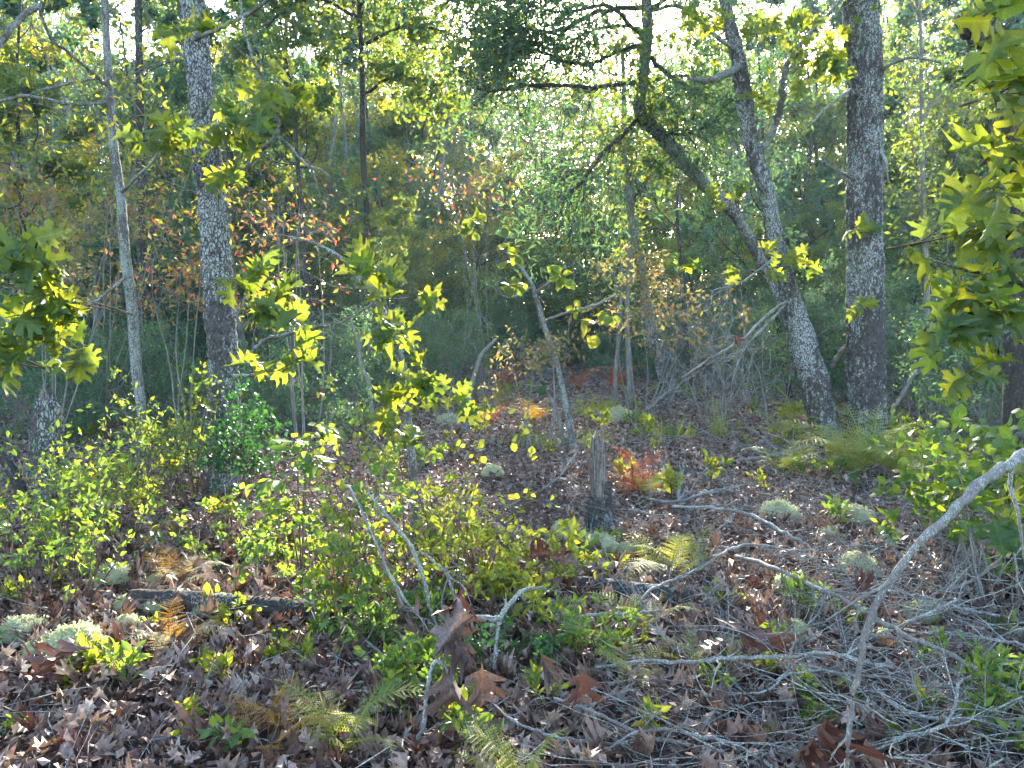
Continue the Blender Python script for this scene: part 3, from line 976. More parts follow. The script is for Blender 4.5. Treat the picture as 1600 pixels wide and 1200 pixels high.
def oak_cluster(root, base, rs, boxes, mat=GREEN, size=0.15, tpl=OAK_T, droop=0.35, twig_mat=M_STEM, from_pt=None):
    """boxes: (u, v, ru, rv, d, n): leaves in whorls on short twigs round pixel u, v"""
    mb = MB()
    for (u, v, ru, rv, d, n) in boxes:
        c = P(u, v, d) - base
        w, h = ru * d / F, rv * d / F
        nw = max(1, int(round(n / 5)))
        org = (np.asarray(from_pt) - base) if from_pt is not None else c + np.array([rs.normal() * 0.1, 0.15, -h * 0.8])
        pos, dr, nr = [], [], []
        for k in range(nw):
            t = rs.uniform(-1, 1, 3)
            tip = c + t * np.array([w, min(w, 0.35), h])
            m = (org * 0.5 + tip * 0.5) + rs.normal(size=3) * 0.06 * max(w, h) * 2
            s = spline(np.array([org, m, tip]), 8)
            tubes(mb, s, np.linspace(0.004, 0.0016, 8)[None], 4, 0, 0, False)
            td = nrm(tip - m)
            mlv = n // nw
            for j in range(mlv):
                ph = j * 2.4 + rs.rand()
                q = nrm(rs.normal(size=3)); q = nrm(q - (q @ td) * td)
                a = nrm(td * rs.uniform(0.1, 0.9) + q + np.array([0, 0, -droop]))
                pos.append(tip - td * rs.uniform(0, 0.09)); dr.append(a)
                nr.append(nrm(rs.normal(size=3) * 0.45 + np.array([0, -0.45, 0.75])))
        leaf_objects(root, tpl, mat, np.array(pos), np.array(dr), np.array(nr), size * rs.uniform(0.65, 1.2, len(pos)), 'leaf', rs.randint(999))
    if mb.v:
        link('twigs', mb.mesh('twigs', twig_mat), root)


# left trunk, coated in grey lichen
rs = RS(301)
r, b, q = trunk_tree('oak_tree', 'sturdy grey oak trunk blotched with lichen behind a dark green bush', [(357, 772, 56), (355, 740, 50), (354, 680, 46), (350, 600, 45), (345, 500, 45), (338, 400, 42), (331, 320, 40), (322, 230, 38), (312, 130, 37), (298, 0, 37), (285, -130, 34), (275, -330, 26), (280, -560, 14)],
                     6.6, M_BARK, 56, 0.022, 0.05, 0.019, 3, 0.45)
lm = limb_objs(r, b, [[(350, 290, 10, 6.5), (372, 275, 9, 6.4), (400, 245, 8, 6.2), (432, 208, 8, 6.1), (428, 165, 6, 6.0), (408, 120, 5, 5.9), (385, 60, 4, 5.8), (370, -40, 3, 5.8)],
                      [(434, 214, 6, 6.1), (455, 232, 5, 6.0), (475, 255, 4, 6.0), (490, 262, 3, 5.9)],
                      [(368, 570, 9, 6.4), (395, 548, 8, 6.0), (420, 530, 7, 5.8), (450, 522, 6, 5.6), (480, 516, 5, 5.4), (515, 508, 3, 5.2)],
                      [(366, 588, 6, 6.4), (400, 586, 4, 6.1), (440, 592, 3, 5.9)],
                      [(305, 95, 6, 6.7), (275, 80, 5, 6.8), (245, 50, 4, 7.0), (225, 10, 3, 7.2)],
                      [(306, 60, 9, 6.5), (350, 40, 7, 6.2), (400, 15, 6, 6.0), (450, -30, 5, 5.8)]], M_BARKT)
twigs_from(r, rs, lm[:3], 5, 0.4, 0.004, M_TWIG)
oak_cluster(r, b, rs, [(372, 185, 45, 30, 5.8, 26), (345, 235, 40, 30, 5.9, 18), (270, 205, 40, 28, 6.0, 20), (425, 110, 40, 40, 5.9, 22), (330, 55, 50, 40, 5.8, 14)], GREEN, 0.21)
oak_cluster(r, b, rs, [(385, 440, 36, 16, 5.3, 14), (440, 470, 28, 42, 5.0, 32), (430, 555, 26, 22, 5.0, 10)], GREEN, 0.21)
crown = limb_objs(r, b, [[(290, -120, 16, 6.6), (200, -200, 10, 6.2), (80, -300, 5, 6.0)], [(285, -180, 14, 6.6), (400, -260, 9, 6.8), (520, -330, 4, 7.2)], [(278, -350, 12, 6.6), (250, -500, 7, 7.0), (260, -650, 4, 7.5)]], M_BARK)
twigs_from(r, rs, crown, 8, 0.9, 0.008, M_BARKT, GREEN, SPIKY, 0.15, 4, 0.06, 4)

# slim lichened tree left of it
rs = RS(302)
r, b, q = trunk_tree('slim_oak', 'slim pale lichened tree at the left with wide thin boughs', [(226, 752, 16), (223, 660, 15), (213, 575, 16), (206, 480, 16), (195, 390, 15), (188, 300, 13), (177, 220, 12), (169, 110, 11), (164, 0, 10), (160, -150, 8), (165, -300, 4)],
                     7.2, M_BARKT, 20, 0.03, 0.03, 0.004, 5, 0.2)
lm = limb_objs(r, b, [[(170, 135, 6, 7.2), (140, 110, 5, 7.0), (105, 80, 5, 6.8), (80, 60, 4, 6.6), (58, 5, 4, 6.5), (40, -60, 3, 6.5)], [(170, 160, 6, 7.2), (110, 163, 5, 6.9), (40, 150, 5, 6.7), (-20, 165, 4, 6.5)],
                      [(168, 118, 5, 7.2), (120, 128, 4, 7.5), (60, 142, 3, 7.8)], [(62, 8, 8, 6.4), (30, 30, 9, 6.2), (5, 60, 10, 6.0), (-30, 110, 11, 5.9)],
                      [(190, 300, 6, 7.1), (240, 250, 4, 6.9), (262, 200, 3, 6.8)], [(200, 430, 5, 7.1), (150, 470, 4, 6.9), (110, 480, 3, 6.8)]], M_BARKT)
twigs_from(r, rs, lm, 5, 0.5, 0.004, M_TWIG, LIME, LANCE_T[:2], 0.085, 1, 0.03, 3)
mbp = twigs_from(r, rs, [q[5:, :3]], 30, 0.8, 0.006, M_TWIG, LIME, LANCE_T[:2], 0.095, 3, 0.05, 5)

# right pair: the big straight trunk and the leaning one
rs = RS(303)
r, b, q = trunk_tree('large_oak', 'thick straight trunk with ridged bark crusted in pale lichen', [(1355, 706, 70), (1354, 670, 62), (1353, 600, 58), (1352, 450, 53), (1351, 300, 51), (1351, 130, 49), (1345, 0, 48), (1340, -150, 44), (1342, -380, 32), (1350, -600, 16)],
                     9.0, M_BARKR, 70, 0.026, 0.06, 0.028, 7, 0.4)
lm = limb_objs(r, b, [[(1330, 140, 5, 8.9), (1295, 165, 4, 8.6), (1262, 200, 3, 8.4)], [(1372, 225, 7, 8.9), (1382, 250, 6, 8.8), (1388, 285, 3, 8.7)], [(1374, 110, 6, 8.9), (1420, 90, 4, 8.6), (1470, 98, 3, 8.3)],
                      [(1335, 280, 5, 8.9), (1300, 262, 4, 8.6), (1280, 250, 3, 8.3)]], M_BARKT)
twigs_from(r, rs, lm, 4, 0.45, 0.004, M_TWIG)
oak_cluster(r, b, rs, [(1350, 352, 26, 12, 8.6, 8), (1350, 480, 18, 10, 8.5, 6), (1300, 60, 60, 50, 8.0, 30)], GREEN, 0.2)
crown = limb_objs(r, b, [[(1342, -60, 20, 9), (1250, -150, 12, 8.4), (1120, -260, 6, 8)], [(1345, -120, 20, 9), (1450, -190, 12, 8.6), (1600, -300, 6, 8.2)], [(1342, -250, 18, 9), (1300, -420, 12, 9.6), (1240, -560, 6, 10)],
                         [(1342, -300, 18, 9), (1420, -430, 12, 9.3), (1500, -600, 6, 10)]], M_BARK)
twigs_from(r, rs, crown, 8, 1.1, 0.01, M_BARKT, FART, SPIKY, 0.17, 4, 0.08, 4)

rs = RS(304)
r, b, q = trunk_tree('leaning_oak', 'leaning crooked oak trunk grown against the thick straight one', [(1297, 692, 44), (1284, 640, 44), (1270, 590, 45), (1252, 530, 42), (1236, 470, 31), (1216, 395, 25), (1203, 330, 23), (1195, 290, 24), (1172, 215, 23), (1160, 135, 23), (1152, 85, 20), (1132, 0, 16), (1110, -120, 13), (1085, -260, 7)],
                     9.2, M_BARK, 44, 0.026, 0.05, 0.018, 9, 0.4, None, 0.09)
lm = limb_objs(r, b, [[(1192, 232, 12, 9.2), (1212, 192, 11, 9.1), (1222, 150, 10, 9.0), (1226, 113, 9, 8.9), (1250, 70, 7, 8.8), (1290, 28, 6, 8.7), (1330, -20, 5, 8.6)], [(1155, 105, 12, 9.1), (1130, 118, 11, 9.0), (1105, 126, 9, 8.9), (1074, 122, 4, 8.8)],
                      [(1150, 80, 7, 9.1), (1110, 50, 5, 9.0), (1085, 15, 4, 8.9), (1070, -20, 3, 8.8)], [(1232, 468, 5, 9.1), (1200, 492, 5, 8.9), (1160, 530, 4, 8.7), (1110, 560, 4, 8.5), (1066, 590, 3, 8.3)],
                      [(1215, 400, 5, 9.1), (1160, 440, 4, 8.8), (1110, 455, 3, 8.5)], [(1226, 478, 4, 9.1), (1172, 535, 4, 8.6), (1150, 575, 3, 8.4), (1140, 630, 2, 8.3)]], M_BARKT)
twigs_from(r, rs, lm[3:], 12, 0.7, 0.0035, M_DEAD, sub=4)
oak_cluster(r, b, rs, [(1210, 35, 50, 28, 8.2, 28), (1280, 80, 50, 40, 8.3, 30), (1130, 15, 50, 28, 8.0, 22), (1180, 410, 30, 20, 8.6, 14), (1260, 420, 30, 20, 8.8, 12), (1120, 310, 40, 26, 8.8, 10), (1060, 420, 30, 16, 8.6, 8)], GREEN, 0.19)
twigs_from(r, rs, lm[:1] + [q[9:, :3]], 12, 0.8, 0.006, M_BARKT, GREEN, SPIKY, 0.14, 3, 0.06, 5)

# forked oak in the middle distance whose thick lower stem bends in from the right
rs = RS(305)
r, b, q = trunk_tree('forked_oak', 'crooked forked oak with dark boughs reaching left under the sun', [(1288, 640, 17, 12.4), (1250, 540, 16, 12.3), (1200, 430, 16, 12.2), (1150, 338, 17, 12.1), (1105, 292, 19, 12.0), (1062, 245, 21, 12.0), (1030, 208, 21, 12.0), (1000, 178, 20, 12.0), (1003, 130, 18, 12), (1011, 60, 17, 12), (1010, 0, 16, 12), (1005, -120, 13, 12), (1015, -260, 6, 12)],
                     12.0, M_BARK, 28, 0.04, 0.05, 0.01, 12, 0.25)
lm = limb_objs(r, b, [[(1002, 128, 8, 12), (960, 132, 7, 11.7), (920, 136, 6, 11.5), (880, 134, 5, 11.3), (820, 134, 6, 11.1), (772, 143, 5, 11), (745, 138, 3, 11)], [(1004, 70, 9, 12), (965, 80, 7, 11.8), (925, 98, 6, 11.6), (890, 98, 5, 11.4), (850, 82, 4, 11.2), (815, 72, 3, 11)],
                      [(1000, 180, 8, 12), (975, 210, 7, 11.8), (945, 235, 6, 11.6), (925, 262, 6, 11.5), (905, 288, 5, 11.4), (878, 312, 3, 11.3)], [(1012, 90, 8, 12), (1050, 120, 6, 11.9), (1075, 135, 5, 11.8)],
                      [(1010, 20, 8, 12), (1060, -20, 6, 11.8), (1110, -90, 4, 11.6)], [(1010, 10, 8, 12), (930, 20, 7, 11.7), (870, 50, 6, 11.5), (800, 40, 4, 11.3)], [(1000, 190, 6, 12), (1060, 210, 5, 11.7), (1120, 190, 4, 11.5)]], M_BARKD)
twigs_from(r, rs, lm, 30, 1.2, 0.007, M_BARKD, FART, NARROW, 0.13, 5, 0.07, 7, thin=0.003)
twigs_from(r, rs, lm, 16, 1.3, 0.006, M_TWIG, sub=7, thin=0.003)
twigs_from(r, rs, [q[10:, :3]], 30, 1.5, 0.009, M_BARKD, FART, NARROW, 0.13, 4, 0.08, 7, thin=0.003)

lm = limb_objs(r, b, [[(1008, -30, 9, 12), (900, -60, 7, 11.5), (780, -40, 5, 11), (690, 10, 3, 10.6)], [(1008, -60, 8, 12), (960, -110, 6, 11), (880, -60, 5, 10.2), (820, 20, 3, 9.8)],                       [(1008, -80, 8, 12), (860, -160, 6, 12.5), (700, -120, 4, 13), (600, -30, 3, 13.4)], [(1004, 60, 7, 12), (950, 10, 6, 11.4), (880, 20, 4, 11), (800, 0, 3, 10.6)], [(1010, 20, 6, 12), (1060, 10, 5, 11.8), (1110, 50, 3, 11.4)], [(1012, 50, 6, 12), (960, 40, 5, 12.8), (900, 60, 4, 13.4), (840, 110, 3, 13.8)]], M_BARKD)
twigs_from(r, rs, lm, 26, 1.0, 0.006, M_BARKD, FART, NARROW, 0.12, 5, 0.07, 7, thin=0.003, fol='foliage')
twigs_from(r, rs, [q[3:9, :3]], 26, 1.0, 0.006, M_BARKT, FARG, SPIKY, 0.13, 4, 0.07, 6, thin=0.003)

# thin trunks standing farther back
def thin_trunk(name, label, rows, d, bark, seed, leaf, tpl, lsize, nt=12, L=0.8, per=4, t0=0.45):
    rs = RS(seed)
    r, b, q = trunk_tree(name, label, rows, d, bark, 14, 0.06, 0.04, 0.004, seed, 0.2)
    K = len(q)
    twigs_from(r, rs, [q[int(K * t0):, :3]], nt, L, 0.008, bark, leaf, tpl, lsize, per, 0.06, 5, t0=0.05, thin=0.003, fol='crown')
    return r, b, q


r, b, q = thin_trunk('slender_tree', 'slender dark trunk rising straight through the green left of centre', [(574, 602, 11), (572, 420, 10), (573, 330, 9), (567, 240, 9), (566, 120, 8), (561, 0, 7), (555, -120, 6), (560, -220, 4)], 15.5, M_BARKD, 311, FARG, SPIKY, 0.15, 70, 1.5, 6, 0.55)
lm = limb_objs(r, b, [[(566, 70, 6, 15.5), (640, 40, 5, 14.5), (720, 60, 4, 13.5), (790, 90, 3, 13.0)], [(562, 10, 6, 15.5), (620, -50, 5, 14.5), (700, -50, 4, 13.6), (770, 10, 3, 13)], [(563, 30, 6, 15.5), (500, 0, 5, 15), (440, 20, 4, 14.5), (395, 70, 3, 14)],
                      [(567, 150, 5, 15.5), (620, 120, 4, 15), (690, 135, 3, 14.6)]], M_BARKD)
twigs_from(r, RS(318), lm, 36, 0.9, 0.006, M_BARKD, FARG, SPIKY, 0.12, 6, 0.07, 6, thin=0.003)
thin_trunk('slender_tree', 'thin dark trunk just right of the slim pale lichened tree', [(226, 640, 14), (222, 480, 13), (220, 300, 12), (218, 130, 11), (216, 0, 10), (213, -150, 6)], 12.5, M_BARKD, 312, FARG, SMALL, 0.10, 50, 1.2, 5, 0.35)
thin_trunk('lichened_tree', 'slim mottled trunk swelling at its base right of the centre sapling', [(1042, 622, 26), (1036, 580, 22), (1022, 530, 20), (1008, 460, 15), (998, 410, 13), (986, 340, 11), (978, 280, 10), (974, 225, 9), (975, 150, 7), (972, 60, 5)], 14.0, M_BARK, 313, FARG, SPIKY, 0.12, 14, 0.7, 4, 0.55)
thin_trunk('slender_tree', 'pale thin pole standing right of the thick straight trunk', [(1452, 668, 9), (1450, 560, 9), (1448, 440, 8), (1442, 300, 7), (1440, 150, 6), (1438, 0, 4)], 10.8, M_TWIG, 314, FARG, SMALL, 0.09, 46, 1.0, 5, 0.4)
thin_trunk('pole_sapling', 'thin grey pole sapling behind the green grass tuft', [(985, 640, 8), (982, 560, 8), (980, 480, 7), (985, 380, 6), (988, 280, 4)], 13.2, M_TWIG, 315, FARG, SMALL, 0.08, 14, 0.6, 4, 0.4)
thin_trunk('pole_sapling', 'thin grey pole sapling left of the grass tuft in shade', [(963, 640, 7), (962, 580, 7), (968, 520, 6), (972, 420, 4)], 13.4, M_TWIG, 316, FARG, SMALL, 0.08, 10, 0.6, 4, 0.5)
thin_trunk('slender_tree', 'far thin trunk in the gap between left oak and slender trunk', [(445, 600, 10), (448, 400, 9), (450, 240, 8), (446, 100, 7), (450, -40, 4)], 17.5, M_BARKD, 317, FART, SPIKY, 0.15, 55, 1.4, 6, 0.3)

# saplings of the clearing
rs = RS(320)
r, b, q = trunk_tree('centre_sapling', 'pale grey leaning sapling with drooping dark leaves at its top', [(894, 704, 13), (889, 660, 11), (880, 615, 10), (870, 570, 10), (859, 535, 9), (849, 505, 9), (839, 470, 8), (829, 440, 6), (808, 412, 6), (790, 395, 4)], 8.8, M_BARKT, 18, 0.025, 0.03, 0.003, 21, 0.15)
lm = limb_objs(r, b, [[(846, 505, 5, 8.8), (880, 490, 4, 8.6), (920, 480, 4, 8.5), (960, 462, 3, 8.4)], [(835, 458, 5, 8.8), (860, 440, 4, 8.6), (884, 415, 3, 8.5)], [(830, 450, 4, 8.8), (795, 465, 4, 8.6), (778, 450, 3, 8.4), (782, 432, 2, 8.3)]], M_TWIG)
twigs_from(r, rs, lm, 4, 0.3, 0.003, M_TWIG)
oak_cluster(r, b, rs, [(795, 392, 30, 22, 8.4, 18), (745, 345, 40, 18, 8.4, 18), (815, 430, 26, 16, 8.4, 10), (770, 372, 40, 20, 8.4, 14)], GREEN, 0.15, ROUND_T, 0.5)
oak_cluster(r, b, rs, [(888, 430, 18, 18, 8.3, 12), (915, 490, 40, 16, 8.3, 10), (960, 480, 26, 16, 8.3, 8), (925, 520, 8, 6, 8.3, 2)], LIME, 0.16, ROUND_T, 0.5)  # sunlit leaves of the same crown, their brightness put into the lime colour
rs = RS(321)
r, b, q = trunk_tree('thin_sapling', 'thin bare white stemmed sapling beside the pale leaning sapling', [(884, 690, 6), (872, 650, 6), (858, 620, 5), (842, 600, 4)], 8.9, M_TWIG, 10, 0.03, 0.03, 0.001, 22, 0.1)
lm = limb_objs(r, b, [[(845, 604, 3, 8.9), (832, 603, 3, 8.8), (815, 600, 2, 8.7)], [(856, 618, 3, 8.9), (848, 595, 3, 8.8), (838, 575, 2, 8.7)]], M_TWIG)
oak_cluster(r, b, rs, [(846, 600, 8, 8, 8.7, 3)], DARK, 0.17, ROUND_T)

rs = RS(322)
r, b, q = trunk_tree('arching_sapling', 'arching thin sapling hung with bright lobed oak leaves', [(652, 850, 15), (645, 740, 14), (636, 640, 13), (632, 590, 12), (622, 545, 11), (608, 510, 10), (590, 470, 9), (570, 440, 8), (545, 412, 7), (500, 384, 5), (450, 370, 4)], 5.1, M_BARKT, 16, 0.02, 0.03, 0.002, 23, 0.1)
lm = limb_objs(r, b, [[(610, 512, 4, 5.1), (603, 470, 3, 5.0), (600, 420, 3, 4.9)], [(634, 620, 4, 5.1), (660, 590, 4, 4.9), (700, 600, 3, 4.8)], [(590, 468, 4, 5.1), (560, 490, 3, 5.2), (530, 505, 2, 5.3)]], M_TWIG)
twigs_from(r, rs, lm + [q[6:, :3]], 4, 0.3, 0.003, M_TWIG)
oak_cluster(r, b, rs, [(592, 415, 34, 18, 4.7, 13), (625, 450, 34, 18, 4.6, 9), (605, 505, 18, 20, 4.8, 8), (636, 515, 14, 10, 4.7, 4)], GREEN, 0.195)
oak_cluster(r, b, rs, [(655, 585, 50, 16, 4.6, 18), (705, 622, 24, 12, 4.5, 9), (612, 625, 18, 12, 4.7, 6), (632, 680, 30, 12, 4.6, 8)], GREEN, 0.195)
rs = RS(323)
r, b, q = trunk_tree('bent_sapling', 'thin grey bent sapling left of the arching leafy sapling', [(585, 640, 7), (576, 600, 7), (565, 575, 6), (560, 540, 5), (548, 500, 4)], 9.6, M_TWIG, 10, 0.04, 0.03, 0.001, 24, 0.1)
twigs_from(r, rs, [q[1:, :3]], 8, 0.5, 0.004, M_TWIG)
rs = RS(324)
r, b, q = trunk_tree('bent_sapling', 'slanting thin sapling standing left of the reddish low ferns', [(726, 655, 8), (735, 610, 8), (742, 585, 7), (752, 555, 6), (775, 530, 4)], 10.2, M_TWIG, 10, 0.04, 0.03, 0.001, 25, 0.1)
twigs_from(r, rs, [q[1:, :3]], 8, 0.5, 0.004, M_TWIG)

# dark trunk at the right edge behind hanging leaves
rs = RS(330)
r, b, q = trunk_tree('dark_oak', 'dark shaded trunk at the right edge behind hanging leaves', [(1590, 960, 46), (1588, 900, 40), (1586, 800, 36), (1586, 650, 34), (1588, 500, 34), (1592, 350, 32), (1588, 230, 30), (1570, 150, 28), (1556, 100, 26), (1545, 60, 24), (1542, -60, 20), (1530, -300, 12)], 4.3, M_BARKD, 36, 0.025, 0.04, 0.006, 31, 0.2)
lm = limb_objs(r, b, [[(1552, 78, 22, 4.3), (1530, 62, 22, 4.25), (1508, 44, 20, 4.2), (1494, 31, 10, 4.2)]], M_BARKD, 9, 'broken_stub')

# ------------------------------------------------------------------ hanging branches of lobed leaves close to the camera
def hanging_branch(name, label, rows_list, boxes, seed, mat=GREEN, size=0.17, tpl=OAK_T, bark=M_BARKT, droop=0.35):
    rs = RS(seed)
    base = px_path(rows_list[0])[0, :3]
    r = empty(name, base, label, 'branch')
    lm = limb_objs(r, base, rows_list, bark, 6, 'branch_stem')
    oak_cluster(r, base, rs, boxes, mat, size, tpl, droop)
    return r, base, lm


hanging_branch('oak_branch', 'leafy oak branch with lobed leaves reaching in at the left edge', [[(-420, 960, 20, 3.9), (-400, 800, 18, 3.8), (-300, 600, 15, 3.7), (-90, 480, 12, 3.5), (-30, 450, 10, 3.5), (30, 430, 7, 3.5), (85, 440, 4, 3.5)], [(-40, 455, 7, 3.5), (10, 500, 5, 3.4), (60, 520, 3, 3.4)]],
               [(25, 400, 40, 26, 3.4, 26), (40, 470, 45, 30, 3.4, 26), (70, 500, 30, 28, 3.5, 14), (115, 475, 26, 20, 3.5, 8), (5, 560, 22, 24, 3.4, 10), (130, 540, 18, 14, 3.8, 5)], 401, GREEN, 0.17)
hanging_branch('oak_branch', 'sunlit oak branch with bright yellow lobed leaves at right', [[(1588, 500, 14, 4.3), (1640, 490, 13, 3.7), (1690, 478, 12, 3.1), (1640, 455, 9, 2.9), (1560, 435, 7, 2.85), (1500, 420, 5, 2.8), (1440, 400, 3, 2.75)], [(1640, 460, 8, 2.9), (1570, 520, 5, 2.8), (1500, 505, 4, 2.75), (1440, 500, 3, 2.7)]],
               [(1560, 315, 40, 26, 2.8, 12), (1510, 360, 44, 24, 2.8, 10), (1575, 400, 30, 30, 2.8, 11), (1510, 440, 44, 24, 2.75, 12), (1490, 505, 36, 24, 2.7, 8), (1565, 500, 36, 30, 2.7, 11), (1550, 570, 30, 22, 2.7, 7), (1452, 378, 10, 6, 2.7, 2)], 402, GREEN, 0.17)
hanging_branch('oak_branch', 'shaded dark green oak branch hanging at upper right corner', [[(1575, 150, 14, 4.3), (1660, 110, 13, 3.4), (1690, 70, 12, 2.5), (1620, 80, 9, 2.4), (1580, 120, 6, 2.4), (1560, 200, 4, 2.4)], [(1620, 80, 7, 2.4), (1600, 20, 5, 2.4), (1560, -20, 3, 2.4)]],
               [(1572, 20, 22, 34, 2.3, 8), (1596, 110, 14, 40, 2.3, 9), (1592, 215, 14, 34, 2.3, 8), (1578, 275, 20, 24, 2.3, 6)], 403, GREEN, 0.19)
hanging_branch('holly_branch', 'shaded branch with broad dark leaves at the far right edge', [[(1586, 680, 11, 4.3), (1660, 690, 10, 3.5), (1680, 715, 10, 2.7), (1620, 740, 7, 2.6), (1580, 770, 4, 2.6)]], [(1572, 790, 14, 26, 2.5, 6), (1590, 720, 16, 24, 2.5, 6)], 404, GREEN, 0.15)

# ------------------------------------------------------------------ autumn coloured shrubs
def autumn_shrub(name, label, u, v, d, h, w, leaf, tpl, ls, seed, per=3, n=6):
    rs = RS(seed)
    c = P(u, v, d)
    b = on_ground(c)
    r = empty(name, b, label, 'shrub')
    mb, lv = MB(), MB()
    H = c[2] - b[2] + h * 0.3
    th = rs.uniform(0, 2 * PI, n)
    d0 = np.stack([np.cos(th) * w / H * 0.35, np.sin(th) * 0.2, np.ones(n)], -1)
    ps = ramify(mb, rs, np.stack([np.cos(th) * 0.1, np.sin(th) * 0.1, 0 * th - 0.02], -1), d0, H * rs.uniform(0.85, 1.1, n), np.full(n, 0.011),
                [dict(K=8, wander=0.08), dict(n=9, ratio=0.42, ang=1.2, wander=0.2, K=5, t0=1 - h / H, flat=0.5), dict(n=5, ratio=0.5, ang=0.7, wander=0.25, K=4, thin=0.002, flat=0.4)], 0, (5, 3, 3))
    q, a, nn = leaves_on(rs, ps[2], per, 0.03, 0.1, 0.6, 0.2)
    scatter(lv, tpl, q, a, nn, ls * rs.uniform(0.6, 1.2, len(q)), rs.rand(len(q)))
    link('stems', mb.mesh('stems', M_TWIG), r)
    tag(link('foliage', lv.mesh('foliage', leaf), r), kind='stuff')
    return r


A6 = small_leaf(0.24, 0.08, -0.15)
autumn_shrub('autumn_shrub', 'orange and yellow turning shrub at the left edge behind branches', 70, 300, 10.5, 1.2, 1.6, AUTUMN, A6, 0.085, 501, 3)
autumn_shrub('autumn_shrub', 'golden leaved shrub between the slim pale tree and the edge', 130, 215, 9.6, 1.0, 0.9, FARY, A6, 0.08, 502, 3)
autumn_shrub('autumn_shrub', 'red and orange shrub spreading right of the sturdy grey trunk', 470, 350, 9.0, 0.35, 1.1, AUTUMN, A6, 0.085, 503, 1)
autumn_shrub('autumn_shrub', 'rusty leaved shrub in shade behind the sturdy grey trunk', 290, 430, 8.6, 0.7, 1.3, AUTUMN, A6, 0.08, 504, 2)
autumn_shrub('autumn_shrub', 'green and bronze shrub with flat sprays at far left', 60, 380, 8.5, 0.9, 1.3, TAN, A6, 0.085, 505, 3)
autumn_shrub('autumn_shrub', 'tan leaved shrub with flat sprays right of the leaning sapling', 1000, 465, 11.0, 0.7, 1.5, TAN, A6, 0.10, 506, 3)
autumn_shrub('autumn_shrub', 'cream coloured wilted sprays in front of the leaning sapling', 840, 540, 8.3, 0.3, 0.8, TAN, A6, 0.07, 507, 2, 4)
autumn_shrub('autumn_shrub', 'small russet topped shrub high in the middle of the wood', 745, 285, 14.5, 0.4, 0.8, AUTUMN, A6, 0.10, 508, 1)

# dead and twiggy shrubs, undergrowth in the middle distance
rs = RS(520)
for (u, v, d, k, s, lab) in [(1120, 600, 11.0, 3, 0.85, 'bare grey twiggy shrub left of the leaning oak trunk'), (1180, 620, 11.8, 3, 0.9, 'bare twiggy shrub directly behind the leaning oak trunk'), (1440, 620, 10.5, 3, 0.7, 'bare twiggy shrub right of the thick straight trunk'),
                             (110, 620, 9.5, 2, 0.75, 'twiggy small leaved shrub at the left behind the broken snag'), (40, 590, 11, 0, 0.8, 'dark green shrub at the far left edge behind the snag'), (180, 600, 10.5, 2, 0.8, 'small leaved shrub behind the slim pale lichened tree'),
                             (270, 600, 9.8, 1, 0.75, 'low green shrub between slim pale tree and grey trunk'), (460, 600, 9.8, 1, 0.8, 'low pale green shrub right of the sturdy grey trunk'), (520, 600, 11.5, 2, 0.9, 'twiggy green shrub left of the arching sapling top'),
                             (610, 590, 13.5, 1, 0.9, 'low green shrub behind the arching sapling'), (690, 590, 14.5, 2, 0.9, 'twiggy shrub behind the slanting thin sapling'), (1480, 600, 11.5, 2, 0.9, 'small leaved shrub behind the pale thin pole'),
                             (1560, 600, 9.5, 0, 0.8, 'dark green shrub behind the rounded leaved bush at right'), (1230, 560, 14, 4, 0.7, 'teal green shrub seen behind the leaning trunk foot'), (1400, 560, 13, 0, 1.0, 'dark shrub in the shade right behind the thick trunk')]:
    c = P(u, v, d)
    shrub_copy(THICK[k], c[0], d, rs.uniform(0, 6.28), s, 'shrubs standing between the trees of the clearing', lab)
# ------------------------------------------------------------------ stump, snag, log
rs = RS(601)


def snag(name, label, rows, d, mats, S, jag, seed, cell=0.04, amp=0.012):
    q = px_path(rows, d)
    b = on_ground(q[0])
    q[0, 2] = b[2] - 0.03
    q[:, :3] -= b
    r = empty(name, b, label, 'dead tree')
    mb = MB()
    c = bark_tube(mb, q, S, 0.012, cell, amp, seed, 0.12, 0.3)
    v = mb.v[0]
    top = c[-1, 2]
    ang = np.arctan2(v[:, 1] - np.interp(v[:, 2], c[:, 2], c[:, 1]), v[:, 0] - np.interp(v[:, 2], c[:, 2], c[:, 0]))
    h = jag * (0.5 + 0.5 * vnoise(np.stack([np.cos(ang) * 2.5, np.sin(ang) * 2.5, 0 * ang + seed], -1))) + jag * 0.3 * np.abs(vnoise(np.stack([np.cos(ang) * 9, np.sin(ang) * 9, 0 * ang + seed], -1)))
    k = np.clip((v[:, 2] - top * 0.55) / (top * 0.45), 0, 1)
    v[:, 2] -= h * k ** 2
    me = mb.mesh('trunk', mats)
    o = link('trunk', me, r)
    return r, b, q, top


r, b, q, top = snag('rotten_stump', 'short broken stump of pale splintered wood with a dark base', [(940, 834, 40), (938, 790, 32), (936, 760, 28), (934, 720, 25), (934, 692, 22), (933, 672, 17)], 5.4, M_WOOD, 40, 0.10, 11, 0.03, 0.008)
for k, (u0, v0, u1, v1, w) in enumerate([(926, 715, 925, 672, 7), (931, 705, 933, 662, 8), (939, 712, 941, 676, 7), (945, 725, 947, 690, 6), (934, 720, 929, 680, 9)]):
    mb = MB()
    bark_tube(mb, px_path([(u0, v0, w), ((u0 + u1) / 2, (v0 + v1) / 2, w * 0.7), (u1, v1, 1)], 5.36 + 0.02 * k) - np.array([*b, 0]), 8, 0.01, 0.02, 0.002, k, 0.2)
    link('splinter', mb.mesh('splinter', M_WOOD), r)
mb = MB()
bark_tube(mb, px_path([(941, 836, 46), (939, 800, 38), (940, 772, 34), (943, 750, 29)], 5.4) - np.array([*b, 0]), 40, 0.012, 0.03, 0.014, 14, 0.2, 0.3)
